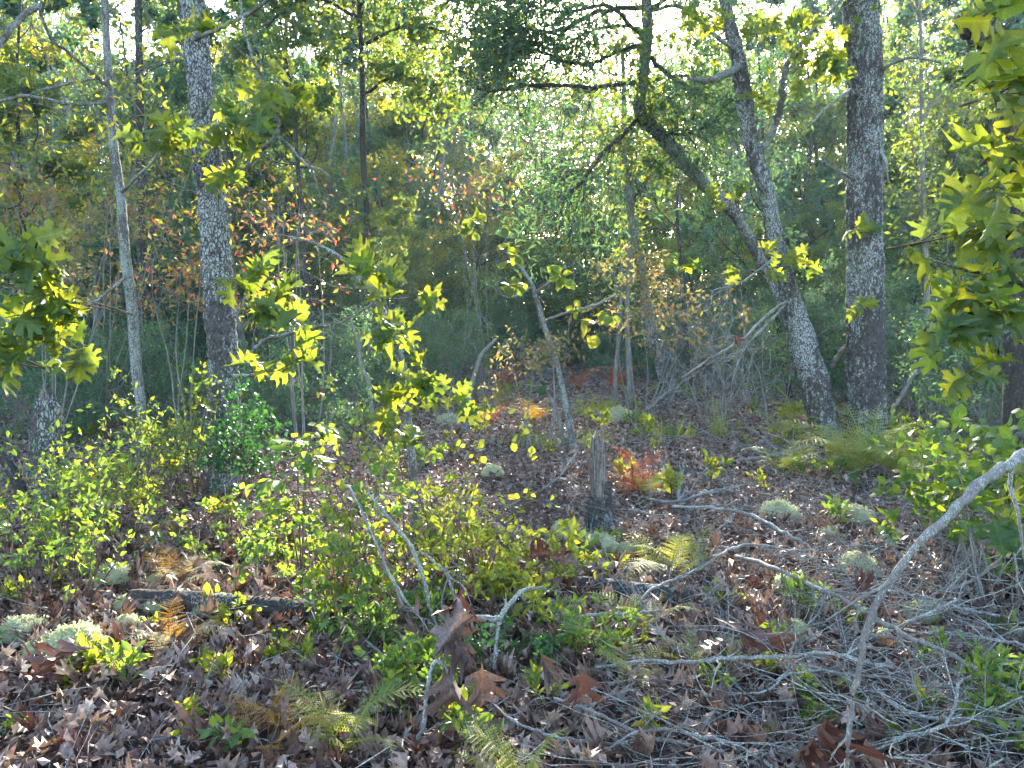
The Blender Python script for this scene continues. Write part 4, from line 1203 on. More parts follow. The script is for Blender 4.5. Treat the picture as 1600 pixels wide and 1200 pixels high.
link('bark', mb.mesh('bark', bark_mat('stump_bark', (0.045, 0.042, 0.04), (0.11, 0.10, 0.095), (0.22, 0.25, 0.24), (0.15, 0.2, 0.15), 0.45)), r)
r, b, q, top = snag('broken_snag', 'broken dead trunk with lichen crust and splintered top at left', [(66, 806, 50), (68, 760, 44), (71, 700, 44), (75, 660, 42), (74, 630, 34), (70, 606, 20)], 5.9, M_BARK, 44, 0.14, 17, 0.045, 0.012)
mb = MB()
bark_tube(mb, px_path([(76, 660, 22), (72, 630, 16), (66, 606, 7)], 5.88) - np.array([*b, 0]), 16, 0.015, 0.03, 0.006, 5, 0.2)
link('splinter', mb.mesh('splinter', M_WOOD), r)
rs = RS(602)
r, b, q = trunk_tree('dead_sapling', 'dark slanting dead stem beside the broken snag at left', [(48, 812, 20), (36, 775, 18), (18, 735, 16), (-6, 702, 15), (-40, 660, 12)], 5.7, M_BARKD, 18, 0.02, 0.03, 0.004, 41, 0.1)


def lying_log(name, label, rows, bark, S, seed, cut=M_WOOD):
    q = px_path(rows)
    for k in q:
        k[2] = hgt(k[0], k[1]) + k[3] * 1.0 + 0.02
    b = on_ground(q[0])
    r = empty(name, b, label, 'log')
    q[:, :3] -= b
    mb = MB()
    bark_tube(mb, q, S, 0.02, 0.035, 0.009, seed, 0.12)
    link('trunk', mb.mesh('trunk', bark), r)
    return r


lying_log('fallen_log', 'dark rotting log lying across the leaves at lower left', [(205, 938, 34, 3.8), (290, 936, 37, 3.76), (380, 932, 38, 3.74), (470, 932, 36, 3.76), (560, 934, 30, 3.8), (640, 932, 20, 3.82)], M_BARKD, 30, 51)
lying_log('fallen_log', 'dark log end lying under grey branches right of centre', [(880, 890, 24, 4.1), (950, 902, 30, 4.0), (1020, 922, 36, 3.9), (1082, 934, 36, 3.82)], M_BARKD, 30, 52)
lying_log('wood_piece', 'short pale piece of dead wood lying left of centre', [(412, 900, 6, 4.5), (430, 890, 8, 4.55), (452, 878, 8, 4.6)], M_WOOD, 14, 53)
lying_log('wood_chunk', 'broken chunk of grey wood among branches right of the log', [(1115, 930, 14, 4.15), (1135, 918, 22, 4.2), (1160, 905, 18, 4.3)], M_WOOD, 18, 54)

# ------------------------------------------------------------------ fallen branches
def fallen_branch(name, label, rows, nt=6, tl=0.25, seed=0, bark=M_DEAD, sub=2, group='fallen branches on the forest floor'):
    """rows u, v, width px, height above ground (or distance when > 1)"""
    rs = RS(seed)
    pts = []
    for (u, v, w, h) in rows:
        if h >= 1:
            p = P(u, v, h)
        else:
            p = G(u, v, h)
            p[2] += hgt(p[0], p[1])
        pts.append([*p, w / 2 * p[1] / F * (0.75 if p[1] < 2 else 0.72)])
    q = np.array(pts)
    b = q[0, :3].copy()
    r = empty(name, b, label, 'branch', group)
    K = max(14, len(q) * 6)
    s = spline(q, K)
    s[:, :3] -= b
    s[:, 3] *= 1 + 0.3 * vnoise(np.stack([np.arange(K) * 0.9, np.arange(K) * 0 + seed, np.arange(K) * 0.3], -1))
    s[1:-1, :3] += rs.normal(size=(K - 2, 3)) * s[1:-1, 3:4] * 0.3
    mb = MB()
    tubes(mb, s[:, :3], s[:, 3][None], 8)
    link('branch_stem', mb.mesh('branch_stem', bark), r)
    if nt:
        mb = MB()
        p, d, idx, t = spawn(rs, s[None, :, :3], nt, 0.1, 1.0, 0.8, 0.4)
        rr = np.interp(t, np.linspace(0, 1, K), s[:, 3]) * 0.55
        ramify(mb, rs, p, d, tl * rs.uniform(0.5, 1.5, nt), np.maximum(rr, 0.0018), [dict(K=6, wander=0.22, up=-0.02), dict(n=sub, ratio=0.6, ang=0.7, wander=0.25, K=5, thin=0.0014)], 0, (5, 4))
        link('twigs', mb.mesh('twigs', bark), r)
    return r


FB = [
    ('grey arching branch with lichen closest to the camera at right', [(2520, 1090, 40, 3.2), (2480, 900, 38, 3.1), (2350, 640, 36, 2.8), (2100, 530, 33, 2.4), (1850, 580, 30, 2.0), (1690, 660, 28, 1.78), (1600, 710, 25, 1.7), (1545, 746, 22, 1.66), (1486, 800, 19, 1.62), (1426, 862, 16, 1.6), (1379, 927, 16, 1.6), (1353, 987, 14, 1.6), (1338, 1067, 12, 1.6), (1328, 1130, 10, 1.6), (1322, 1215, 9, 1.6)], 3, 0.2),
    ('pale grey branch sloping down from the ferns to the pile', [(1050, 788, 6, 0.18), (1110, 790, 7, 0.2), (1172, 800, 8, 0.2), (1206, 817, 8, 0.18), (1240, 837, 8, 0.15), (1266, 855, 7, 0.1), (1284, 890, 5, 0.03)], 7, 0.25),
    ('forked grey branch curving over the log end at centre right', [(946, 990, 4, 0.06), (993, 950, 5, 0.1), (1018, 923, 6, 0.14), (1066, 900, 7, 0.16), (1103, 878, 7, 0.18), (1138, 852, 7, 0.2), (1176, 842, 6, 0.2), (1233, 855, 5, 0.16), (1265, 858, 4, 0.1)], 8, 0.25),
    ('slim grey branch with a knee above the leafy sprigs at centre', [(883, 977, 6, 0.1), (916, 963, 7, 0.14), (1000, 963, 7, 0.16), (1030, 960, 6, 0.12)], 4, 0.2),
    ('long stout grey branch running down through the pile to the right', [(1150, 860, 8, 0.14), (1200, 880, 9, 0.18), (1266, 917, 10, 0.2), (1306, 933, 11, 0.22), (1360, 963, 11, 0.24), (1416, 997, 11, 0.24), (1466, 1017, 12, 0.22), (1540, 1063, 12, 0.18), (1610, 1120, 12, 0.12)], 14, 0.35),
    ('level grey branch crossing the lower right of the picture', [(930, 1046, 7, 0.1), (1010, 1042, 8, 0.12), (1066, 1048, 9, 0.14), (1116, 1045, 9, 0.16), (1216, 1038, 10, 0.2), (1300, 1030, 9, 0.22), (1350, 1043, 9, 0.2), (1400, 1050, 7, 0.16)], 8, 0.25),
    ('bowed branch curving low at the lower right of the pile', [(1366, 1077, 7, 0.14), (1393, 1107, 9, 0.14), (1433, 1127, 10, 0.13), (1476, 1137, 10, 0.12), (1533, 1137, 10, 0.12), (1620, 1155, 9, 0.12)], 9, 0.25),
    ('slim branch slanting from the hanging leaves to the bottom', [(760, 1085, 5, 0.06), (800, 1125, 7, 0.08), (850, 1150, 8, 0.08), (900, 1165, 9, 0.06), (980, 1172, 8, 0.05)], 5, 0.2),
    ('straight branch leading right and down below the dark star leaf', [(866, 1093, 6, 0.12), (916, 1113, 8, 0.12), (966, 1140, 9, 0.1), (1010, 1160, 9, 0.08), (1066, 1172, 10, 0.06), (1133, 1185, 11, 0.05), (1200, 1204, 12, 0.05)], 7, 0.25),
    ('branch with forked end along the bottom edge right of centre', [(950, 1180, 5, 0.08), (990, 1155, 7, 0.1), (1040, 1150, 8, 0.1), (1090, 1158, 9, 0.09), (1150, 1172, 9, 0.08), (1230, 1215, 9, 0.06)], 5, 0.2),
    ('thin looping branch among red brown leaves at lower right', [(1133, 1100, 4, 0.08), (1200, 1090, 5, 0.12), (1226, 1067, 6, 0.16), (1283, 1057, 6, 0.18), (1333, 1063, 6, 0.18), (1400, 1067, 6, 0.16), (1433, 1087, 6, 0.14), (1490, 1112, 5, 0.1)], 10, 0.25),
    ('slender branch crossing beneath the arching branch at right', [(1380, 915, 5, 0.16), (1420, 920, 6, 0.18), (1460, 927, 7, 0.18), (1510, 943, 7, 0.16), (1580, 960, 6, 0.14)], 8, 0.25),
    ('lichen spotted branch slanting up to the right edge', [(1430, 945, 5, 0.1), (1460, 920, 7, 0.14), (1500, 908, 8, 0.18), (1533, 893, 7, 0.22), (1575, 862, 5, 0.28)], 8, 0.2),
    ('short lichened twig standing left of the dark edge trunk', [(1484, 832, 6, 0.3), (1500, 850, 7, 0.22), (1504, 872, 7, 0.14), (1500, 905, 6, 0.04)], 5, 0.12),
    ('curved hook of dead branch inside the pile at right', [(1355, 1165, 6, 0.04), (1420, 1160, 8, 0.12), (1470, 1148, 8, 0.18), (1494, 1110, 7, 0.2), (1496, 1080, 6, 0.22), (1520, 1065, 4, 0.22)], 7, 0.2),
    ('upright forked dead twig behind the lichen mounds', [(1064, 790, 8, 0.03), (1060, 765, 9, 0.12), (1066, 740, 8, 0.22), (1068, 722, 5, 0.32)], 4, 0.15),
    ('grey branch lying across the leaves below the leaning oak', [(1290, 690, 7, 0.1), (1250, 702, 9, 0.08), (1210, 715, 10, 0.06), (1170, 718, 8, 0.05), (1120, 722, 5, 0.04)], 10, 0.4),
    ('thin pale branch on the litter right of the stump', [(990, 770, 5, 0.05), (1050, 782, 6, 0.08), (1110, 770, 6, 0.08), (1160, 758, 4, 0.05)], 8, 0.35),
    ('long fallen pole leaning in from the bare shrubs', [(1010, 642, 8, 0.05), (1045, 615, 9, 0.35), (1080, 590, 8, 0.65), (1115, 560, 6, 1.0 - 1e-6)], 5, 0.4),
    ('pale angled dead branch right of the thick straight trunk', [(1398, 680, 7, 9.0), (1394, 645, 7, 9.0), (1410, 615, 7, 8.9), (1428, 585, 6, 8.8), (1440, 560, 4, 8.7)], 3, 0.3),
    ('broken grey branch wedged between the two right trunks', [(1298, 575, 8, 9.4), (1308, 560, 9, 9.3), (1318, 545, 9, 9.2), (1326, 536, 6, 9.1)], 1, 0.2),
    ('thin stick lying on the leaves left of the centre bush', [(520, 968, 5, 0.06), (553, 978, 6, 0.1), (570, 1000, 6, 0.1), (600, 1027, 6, 0.08), (630, 1055, 6, 0.04)], 3, 0.1),
    ('tangle of sticks on the litter at bottom left', [(110, 1180, 5, 0.03), (170, 1165, 6, 0.04), (230, 1172, 6, 0.04), (300, 1160, 6, 0.05), (385, 1150, 5, 0.03)], 12, 0.25),
    ('grey root-like branch along the bottom edge left of centre', [(533, 1215, 9, 0.03), (580, 1190, 9, 0.05), (620, 1170, 8, 0.06), (650, 1120, 7, 0.07), (672, 1070, 5, 0.06)], 3, 0.12),
    ('slim fallen branch on the open litter left of the stump', [(780, 790, 4, 0.03), (820, 770, 5, 0.05), (870, 745, 6, 0.06), (905, 700, 4, 0.05)], 7, 0.3),
    ('short sticks lying on the litter below the leaning sapling', [(820, 730, 4, 0.03), (900, 722, 5, 0.04), (960, 728, 4, 0.03)], 8, 0.35),
    ('pale crooked branch at the right edge of the pile', [(1610, 1010, 9, 0.2), (1560, 1000, 9, 0.22), (1500, 990, 8, 0.2), (1440, 985, 7, 0.16), (1400, 975, 5, 0.12)], 9, 0.3),
    ('thin branch rising through the pile below the slender one', [(1340, 1010, 5, 0.12), (1390, 985, 6, 0.2), (1440, 960, 6, 0.26), (1500, 930, 5, 0.34)], 8, 0.25),
    ('stout dead limb lying along the bottom right edge', [(1240, 1190, 10, 0.04), (1310, 1160, 11, 0.06), (1380, 1145, 11, 0.07), (1450, 1150, 10, 0.07), (1540, 1175, 9, 0.06), (1620, 1180, 9, 0.06)], 9, 0.25),
]
for k, (lab, rows, nt, tl) in enumerate(FB):
    fallen_branch('fallen_branch', lab, rows, nt, tl, 700 + k, M_DEAD if k % 4 else M_TWIG, 3 if nt > 6 else 2)
fallen_branch('lichened_stick', 'pale mint lichened forked stick standing out of the centre bush', [(700, 996, 9, 3.1), (720, 972, 11, 3.1), (750, 965, 12, 3.1), (780, 964, 13, 3.1), (797, 942, 11, 3.15), (820, 922, 9, 3.2), (850, 917, 5, 3.2)], 6, 0.08, 790)
fallen_branch('lichened_stick', 'short pale prop of the forked lichened stick', [(781, 966, 8, 3.1), (777, 995, 9, 3.1), (772, 1045, 9, 3.1)], 1, 0.06, 791)
fallen_branch('lichened_stick', 'mint lichened stick rising behind the hanging brown leaves', [(642, 1195, 10, 2.55), (650, 1160, 10, 2.55), (664, 1125, 10, 2.6), (668, 1068, 9, 2.65), (684, 1032, 9, 2.65), (708, 1062, 8, 2.6), (716, 1085, 5, 2.6)], 2, 0.08, 792)
fallen_branch('dead_branch', 'bare grey lichened stem slanting through the centre bush', [(575, 770, 6, 3.5), (600, 800, 7, 3.45), (630, 837, 8, 3.4), (650, 870, 8, 3.4), (666, 920, 8, 3.4), (672, 960, 7, 3.4)], 8, 0.2, 793)
fallen_branch('dead_branch', 'thin bare stem standing in front of the pale oval leaved shrub', [(545, 760, 4, 3.4), (580, 830, 5, 3.35), (610, 900, 6, 3.3), (640, 950, 6, 3.3)], 6, 0.2, 794)
fallen_branch('dead_branch', 'forked pale stem right of the centre in the bush', [(655, 860, 5, 3.5), (680, 880, 7, 3.5), (700, 900, 7, 3.5), (715, 960, 6, 3.5)], 6, 0.2, 796)
# a great many thin dead twigs tangled in the pile
rs = RS(795)
mb = MB()
n = 620
u, v = 1640 - 640 * rs.rand(n) ** 1.25, rs.uniform(780, 1190, n)
pp = []
for a_, b_ in zip(u, v):
    p = G(a_, b_, 0.03 + 0.16 * rs.rand() * np.clip((a_ - 1040) / 250, 0.2, 1))
    pp.append(p)
th = np.where(rs.rand(n) < 0.6, rs.normal(PI * 0.93, 0.4, n), rs.uniform(0, 2 * PI, n))
ramify(mb, rs, np.array(pp), np.stack([np.cos(th), -np.sin(th), rs.normal(0.05, 0.2, n)], -1), rs.uniform(0.2, 0.75, n), rs.uniform(0.0014, 0.0042, n), [dict(K=7, wander=0.16, up=-0.01), dict(n=3, ratio=0.5, ang=0.7, wander=0.25, K=4, thin=0.0012)], 0, (4, 3))
tag(link('brushwood', mb.mesh('brushwood', M_DEAD)), 'tangle of thin dead twigs in the brush pile at right', 'brushwood', kind='stuff')

# ------------------------------------------------------------------ mounds of reindeer lichen
def mound_mesh(seed):
    rs = RS(seed)
    mb = MB()
    A, B = 28, 10
    th = np.arange(A) * 2 * PI / A
    ph = np.linspace(0.0, PI / 2, B)
    v = np.array([[math.cos(t) * math.cos(p), math.sin(t) * math.cos(p), math.sin(p) * 0.75] for p in ph for t in th])
    dirs = nrm(v)
    v = v * (1 + 0.16 * vnoise(dirs * 2.3 + seed) + 0.10 * vnoise(dirs * 6 + seed))[:, None]
    v[:, 2] -= 0.12
    b_, a_ = np.meshgrid(np.arange(B - 1), np.arange(A), indexing='ij')
    a2 = (a_ + 1) % A
    mb.add(v, [np.stack([b_ * A + a_, b_ * A + a2, (b_ + 1) * A + a2, (b_ + 1) * A + a_], -1).reshape(-1, 4)], 0, 1, True)
    n = 1300
    i = rs.randint(len(v), size=n)
    p = v[i] * rs.uniform(0.96, 1.02, (n, 1)) + rs.normal(size=(n, 3)) * 0.05
    scatter(mb, (np.array([[-.22, 0, 0], [.22, 0, 0], [.3, .8, .1], [0, 1, 0], [-.3, .75, -.1]]), [np.array([[0, 1, 2], [0, 2, 3], [0, 3, 4]])], np.ones(5)),
            p, nrm(dirs[i] + rs.normal(size=(n, 3)) * 0.5), nrm(rs.normal(size=(n, 3))), rs.uniform(0.06, 0.13, n), 0.0)
    return mb.mesh('lichen_mound', M_LICH)


MND = [mound_mesh(i) for i in (1, 2, 3)]
rs = RS(811)
for k, (u, v, w, lab) in enumerate([(116, 1036, 80, 'largest pale lichen mound at lower left'), (66, 1034, 40, 'small lichen mound touching the largest one'), (36, 1002, 56, 'lichen mound at the left edge behind the largest'), (198, 998, 36, 'round lichen mound right of the largest one'),
                                    (180, 914, 44, 'lichen mound at the left end of the rotting log'), (205, 960, 36, 'flat lichen tuft in front of the rotting log'), (242, 968, 28, 'small grey lichen tuft below the sunlit fern'), (318, 968, 30, 'lichen tuft in front of the middle of the log'),
                                    (245, 917, 24, 'lichen tuft behind the log beside the pale fern'), (884, 832, 40, 'lichen mound left of the stump base'), (936, 862, 46, 'lichen mound in front of the stump'), (975, 872, 36, 'pale lichen mound right of the stump foot'),
                                    (967, 658, 36, 'far lichen mound beside the green grass tuft'), (1216, 814, 46, 'lichen mound behind the sloping pale branch'), (1335, 825, 50, 'lichen mound right of centre on the open litter'), (1340, 896, 46, 'flat lichen mound behind the stout grey branch'),
                                    (1232, 925, 40, 'lichen mound under the stout grey branch'), (1440, 962, 50, 'lichen mound beneath the arching branch'), (1240, 1010, 40, 'grey lichen tuft above the level branch'), (1076, 972, 26, 'lichen tuft below the log end'),
                                    (700, 664, 30, 'far lichen patch left of the reddish ferns'), (770, 742, 26, 'lichen patch on open litter left of the stump'), (1380, 1010, 36, 'lichen tuft in the pile under the arching branch'), (1300, 848, 26, 'small lichen tuft between two larger mounds')]):
    c = G(u, v, 0.02)
    o = link('lichen_mound', MND[k % 3], None, (c[0], c[1], hgt(c[0], c[1]) + 0.055))
    s = w / 2 * c[1] / F * 1.25
    o.scale = (s, s, s * 1.1)
    o.rotation_euler = (0, 0, rs.uniform(0, 6.28))
    tag(o, lab, 'lichen', 'lichen mounds on the forest floor')

# ------------------------------------------------------------------ ferns
def comb_pinna(n=9):
    v, f = [[-.012, 0, 0], [.012, 0, 0], [0, 1, -.05]], [[0, 1, 2]]
    for i in range(n):
        y = 0.05 + 0.9 * i / n
        w = 0.085 * (1 - (i / n) ** 1.5) + 0.012
        for sg in (-1, 1):
            k = len(v)
            v += [[sg * .006, y - .03, 0], [sg * w, y + .055, .02], [sg * .006, y + .03, 0]]
            f.append([k, k + 1, k + 2] if sg > 0 else [k, k + 2, k + 1])
    v = np.array(v)
    v[:, 2] -= 0.12 * v[:, 1] ** 2
    return v, [np.array(f)], np.ones(len(v))


PINNA = comb_pinna()


def frond_mesh(mat, seed, arch=0.9, n=18, w=0.23):
    rs = RS(seed)
    t = np.linspace(0, 1, 16)
    a0 = 1.15 + rs.normal() * 0.1
    an = a0 - arch * 1.5 * t ** 1.3
    st = np.stack([0.08 * np.sin(t * 3 + seed), np.cumsum(np.cos(an)) / 16, np.cumsum(np.sin(an)) / 16], -1)
    st[0] = 0
    mb = MB()
    tubes(mb, st[None], np.linspace(0.009, 0.003, 16)[None], 4, 0, 0.3, False)
    tt = np.repeat(np.linspace(0.2, 0.985, n), 2)
    sg = np.tile([1, -1], n)
    p = np.stack([np.interp(tt, t, st[:, k]) for k in range(3)], -1)
    tg = np.stack([np.interp(tt, t, np.gradient(st[:, k])) for k in range(3)], -1)
    tg = nrm(tg)
    side = np.array([1.0, 0, 0])[None] * sg[:, None]
    up = nrm(np.cross(np.array([1.0, 0, 0]), tg))
    a = nrm(side + tg * (0.25 + 0.6 * tt)[:, None] + rs.normal(size=p.shape) * 0.09)
    L = w * np.sin(PI * np.clip(0.18 + 0.82 * tt, 0, 1)) ** 0.8 * rs.uniform(0.85, 1.1, len(tt)) + 0.02
    scatter(mb, PINNA, p, a, up + rs.normal(size=p.shape) * 0.2, L, rs.rand(len(tt)) * 0.5)
    return mb.mesh('frond', mat)


FR = {m.name: [frond_mesh(m, i, ar) for i, ar in ((1, 0.75), (2, 1.1), (3, 0.95))] for m in (FERN, FERNO, FERNP, FERNR)}


def fern(name, label, u, v, n, L, mat, seed, spread=2 * PI, mid=0.0, h=0.02, tilt=0.0, d=None):
    rs = RS(seed)
    c = P(u, v, d) if d else G(u, v, h)
    c[2] = hgt(c[0], c[1]) + (0 if not d else 0)
    r = empty(name, c, label, 'fern', 'ferns in the clearing')
    for i in range(n):
        o = bpy.data.objects.new('frond', FR[mat.name][rs.randint(3)])
        s = L * rs.uniform(0.6, 1.15)
        a = mid + (i + rs.uniform(-0.3, 0.3)) / n * spread - spread / 2
        o.scale = (s * 1.1, s, s)
        o.rotation_euler = (tilt + rs.normal() * 0.18, rs.normal() * 0.15, a)
        o.location = (rs.normal() * 0.03, rs.normal() * 0.03, 0)
        o.parent = r
        COL.objects.link(o)
    return r


fern('fern', 'yellow green fern clump in front of the thick straight trunk', 1335, 748, 18, 0.85, FERN, 901)
fern('fern', 'pale green fern right of the fern clump below the thick trunk', 1400, 755, 12, 0.7, FERN, 902)
fern('fern', 'light green fern standing left of the leaning oak foot', 1235, 690, 14, 0.8, FERN, 903)
fern('fern', 'low fern left of the clump below the leaning oak', 1230, 745, 10, 0.55, FERN, 904)
fern('fern', 'red and orange fern beside the broken stump', 985, 768, 16, 0.55, FERNR, 905)
fern('fern', 'yellowing fern in front of the red one by the stump', 1010, 775, 6, 0.4, FERN, 906)
fern('fern', 'orange fern behind the rotting log at left', 275, 918, 6, 0.28, FERNO, 907, 3.5, 0)
fern('fern', 'pale sunlit fern drooping over the rotting log', 270, 925, 6, 0.30, FERNP, 908, 2.6, PI + 0.9)
fern('fern', 'golden fern on the open litter below the log', 265, 1015, 5, 0.30, FERNO, 909, 2.8, -0.6)
fern('fern', 'pale fern with drooping fronds beside the golden one', 262, 1022, 5, 0.34, FERNP, 910, 2.6, PI + 0.8)
fern('fern', 'brown and yellow fern near the bottom left of centre', 420, 1175, 6, 0.28, FERNO, 911)
fern('fern', 'green fern spreading near the bottom left of centre', 520, 1180, 8, 0.36, FERN, 912)
fern('fern', 'fresh green fern at the bottom edge under the hanging leaves', 800, 1260, 9, 0.34, FERN, 913)
fern('fern', 'feathery pale green fern right of the stump', 1065, 900, 8, 0.50, FERN, 914)
fern('fern', 'fern under the forked branch right of centre', 1010, 1000, 6, 0.32, FERN, 915)
fern('fern', 'yellow green fern behind the dark star leaf', 985, 1085, 6, 0.32, FERN, 916)
fern('fern', 'fern in the gap above the level grey branch', 1075, 1060, 6, 0.28, FERN, 917)
fern('fern', 'reddish low fern in the middle of the far clearing', 765, 668, 8, 0.65, FERNR, 918)
fern('fern', 'brown fern right of the reddish one in the far clearing', 830, 665, 8, 0.65, FERNO, 919)
fern('fern', 'russet bracken at the far edge left of the lichened trunk', 900, 610, 8, 0.9, FERNR, 920)
fern('fern', 'russet bracken at the far edge behind the slanting sapling', 790, 608, 9, 0.9, FERNR, 921)
fern('fern', 'russet bracken in the shade left of the mottled trunk', 960, 612, 8, 0.9, FERNR, 922)
fern('fern', 'small green fern right of the arching sapling stem', 570, 665, 6, 0.5, FERN, 923)
fern('fern', 'green fern among the branches left of the pile', 1120, 690, 6, 0.5, FERN, 924)

# grass tufts
def grass_tuft(label, u, v, L, n, mat, seed):
    rs = RS(seed)
    c = G(u, v, 0)
    c[2] = hgt(c[0], c[1])
    mb = MB()
    p = rs.normal(size=(n, 3)) * np.array([0.16, 0.12, 0])
    a = nrm(np.stack([p[:, 0] * 2.5 + rs.normal(size=n) * 0.25, p[:, 1] * 2.5 + rs.normal(size=n) * 0.25, np.ones(n)], -1))
    scatter(mb, (np.array([[-.012, 0, 0], [.012, 0, 0], [.009, .5, .05], [-.009, .5, .05], [0, 1, .3]]), [np.array([[0, 1, 2], [0, 2, 3]]), np.array([[3, 2, 4]])], np.ones(5)), p, a, rs.normal(size=(n, 3)), L * rs.uniform(0.5, 1.2, n), rs.rand(n))
    o = link('grass_tuft', mb.mesh('grass_tuft', mat), None, c)
    tag(o, label, 'grass', 'grass tufts in the clearing')
    return o


grass_tuft('bright green grass tuft beside the far lichen mound', 930, 652, 0.38, 240, LIME, 951)
grass_tuft('thin green grass tuft right of the broken stump', 1040, 690, 0.3, 160, GLOSS, 952)
grass_tuft('small green grass tuft on the litter by the leaning sapling', 830, 700, 0.25, 160, GLOSS, 953)
grass_tuft('low green tuft left of the stump on open litter', 915, 700, 0.25, 140, GLOSS, 954)
grass_tuft('brown dry grass tuft in the far clearing', 790, 640, 0.4, 200, TAN, 955)

# ------------------------------------------------------------------ leafy shrubs of the foreground
def bush(name, label, u, v, d, H, W, n, leaf, tpls, ls, seed, indiv=150, per=3, lev=(5, 3), ratio=0.45, bark=M_STEM, up=0.06, along=0.8, t0=0.2, wander=0.14, z0=0.0, cat='shrub', r0=0.0045, upn=0.5, group=None):
    rs = RS(seed)
    c = P(u, v, d)
    b = on_ground(c)
    r = empty(name, b, label, cat, group)
    mb = MB()
    th = rs.uniform(0, 2 * PI, n)
    rr = W * 0.22 * np.sqrt(rs.rand(n))
    p0 = np.stack([np.cos(th) * rr, np.sin(th) * rr, np.full(n, -0.01)], -1)
    p0[:, 2] += hgt(b[0] + p0[:, 0], b[1] + p0[:, 1]) - b[2]
    d0 = np.stack([np.cos(th) * W / H * 0.38, np.sin(th) * W / H * 0.38, np.ones(n)], -1) + rs.normal(size=(n, 3)) * 0.12
    spec = [dict(K=8, wander=wander, up=up), dict(n=lev[0], ratio=ratio, ang=0.8, wander=0.22, K=6, t0=t0, up=up), dict(n=lev[1], ratio=0.55, ang=0.7, wander=0.22, K=5, thin=0.0011, up=up)]
    ps = ramify(mb, rs, p0, d0, H * rs.uniform(0.6, 1.1, n), r0 * rs.uniform(0.7, 1.3, n), spec, 0, (5, 4, 3))
    link('stems', mb.mesh('stems', bark), r)
    q, a, nn = leaves_on(rs, ps[2], per, 0.006, 0.15, along, 0.0, upn)
    q2, a2, n2 = leaves_on(rs, ps[1], per, 0.006, 0.45, along, 0.0, upn)
    q, a, nn = np.vstack([q, q2]), np.vstack([a, a2]), np.vstack([nn, n2])
    size = ls * rs.uniform(0.55, 1.2, len(q))
    order = np.argsort(np.linalg.norm(q + b - EYE, axis=1) - size * 6)
    hero, rest = order[:indiv], order[indiv:]
    if len(hero):
        leaf_objects(r, tpls, leaf, q[hero], a[hero], nn[hero], size[hero], 'leaf', seed)
    if len(rest):
        lv = MB()
        w = rs.randint(len(tpls), size=len(rest))
        for k, tp in enumerate(tpls):
            s = rest[w == k]
            scatter(lv, tp, q[s], a[s], nn[s], size[s], rs.rand(len(s)), 0, True)
        tag(link('foliage', lv.mesh('foliage', leaf), r), kind='stuff')
    return r


EV_T = [oval_leaf(300 + i, *q, n=3) for i, q in enumerate([(0.24, 0.3, -0.2, 0.3), (0.21, 0.5, -0.35, -0.3), (0.26, 0.2, 0.1, 0.5)])]
RD_T = [oval_leaf(310 + i, *q, n=3) for i, q in enumerate([(0.36, 0.2, -0.2, 0.3), (0.33, 0.4, -0.3, -0.3), (0.38, -0.1, -0.25, 0.4)])]
LN_T = [oval_leaf(320 + i, *q, n=3) for i, q in enumerate([(0.17, 0.3, -0.3, 0.3), (0.15, 0.5, -0.45, -0.3), (0.18, 0.2, 0.1, 0.5)])]

bush('evergreen_shrub', 'dense glossy green shrub filling the lower left corner', 60, 950, 3.75, 0.78, 0.95, 18, GLOSS, EV_T, 0.046, 1001, 200)
bush('evergreen_shrub', 'second glossy shrub behind the dense one at left edge', 10, 900, 4.5, 0.6, 0.8, 12, GLOSS, EV_T, 0.042, 1002, 60)
bush('young_shrub', 'bright yellow green shrub right of the broken snag', 180, 800, 5.0, 0.62, 0.75, 14, LIME, EV_T, 0.042, 1003, 120)
bush('young_shrub', 'tall leafy shrub with upright shoots left of grey trunk', 215, 760, 5.9, 1.0, 0.8, 12, GLOSS, LN_T, 0.06, 1004, 100)
bush('young_shrub', 'sunlit pale green shrub between snag and grey trunk', 290, 760, 6.2, 0.95, 0.8, 12, LIME, EV_T, 0.05, 1005, 100)
bush('holly_bush', 'compact dark green bush hiding the grey trunk foot', 376, 760, 5.85, 0.86, 0.55, 14, DARK, RD_T, 0.042, 1006, 150, 4, (6, 4), 0.4, M_STEM, 0.02, 0.5, 0.45)
bush('oval_leaf_shrub', 'pale oval leaved shrub left of the centre tangle', 555, 900, 4.0, 0.85, 1.0, 11, GLOSS, RD_T, 0.05, 1007, 200, 3)
bush('oval_leaf_shrub', 'yellow green oval leaved shrub at the centre of the tangle', 655, 890, 3.9, 1.0, 0.9, 9, LIME, RD_T, 0.048, 1008, 200, 3)
bush('young_shrub', 'bright yellow tipped shrub right of the centre tangle', 735, 880, 4.1, 0.6, 0.85, 12, LIME, LN_T, 0.055, 1009, 180, 4)
bush('young_shrub', 'low glowing yellow shrub in front of the stump', 840, 890, 3.9, 0.32, 0.7, 12, LIME, EV_T, 0.05, 1010, 160, 4)
bush('evergreen_shrub', 'dark glossy sprigs under the centre tangle', 600, 960, 3.5, 0.34, 0.7, 10, GLOSS, LN_T, 0.055, 1011, 120)
bush('evergreen_shrub', 'small glossy shrub behind the hanging brown leaves', 655, 1060, 2.95, 0.30, 0.4, 8, GLOSS, EV_T, 0.045, 1012, 110)
bush('evergreen_shrub', 'deep green shrub under the lichened forked stick', 815, 1010, 3.15, 0.22, 0.4, 9, DARK, EV_T, 0.035, 1013, 90)
bush('evergreen_shrub', 'leafy green shrub right of the lichened forked stick', 905, 985, 3.3, 0.30, 0.4, 9, GLOSS, LN_T, 0.05, 1014, 110)
bush('evergreen_shrub', 'low evergreen patch left of centre behind the log', 360, 890, 4.9, 0.2, 0.9, 18, GLOSS, EV_T, 0.045, 1015, 90)
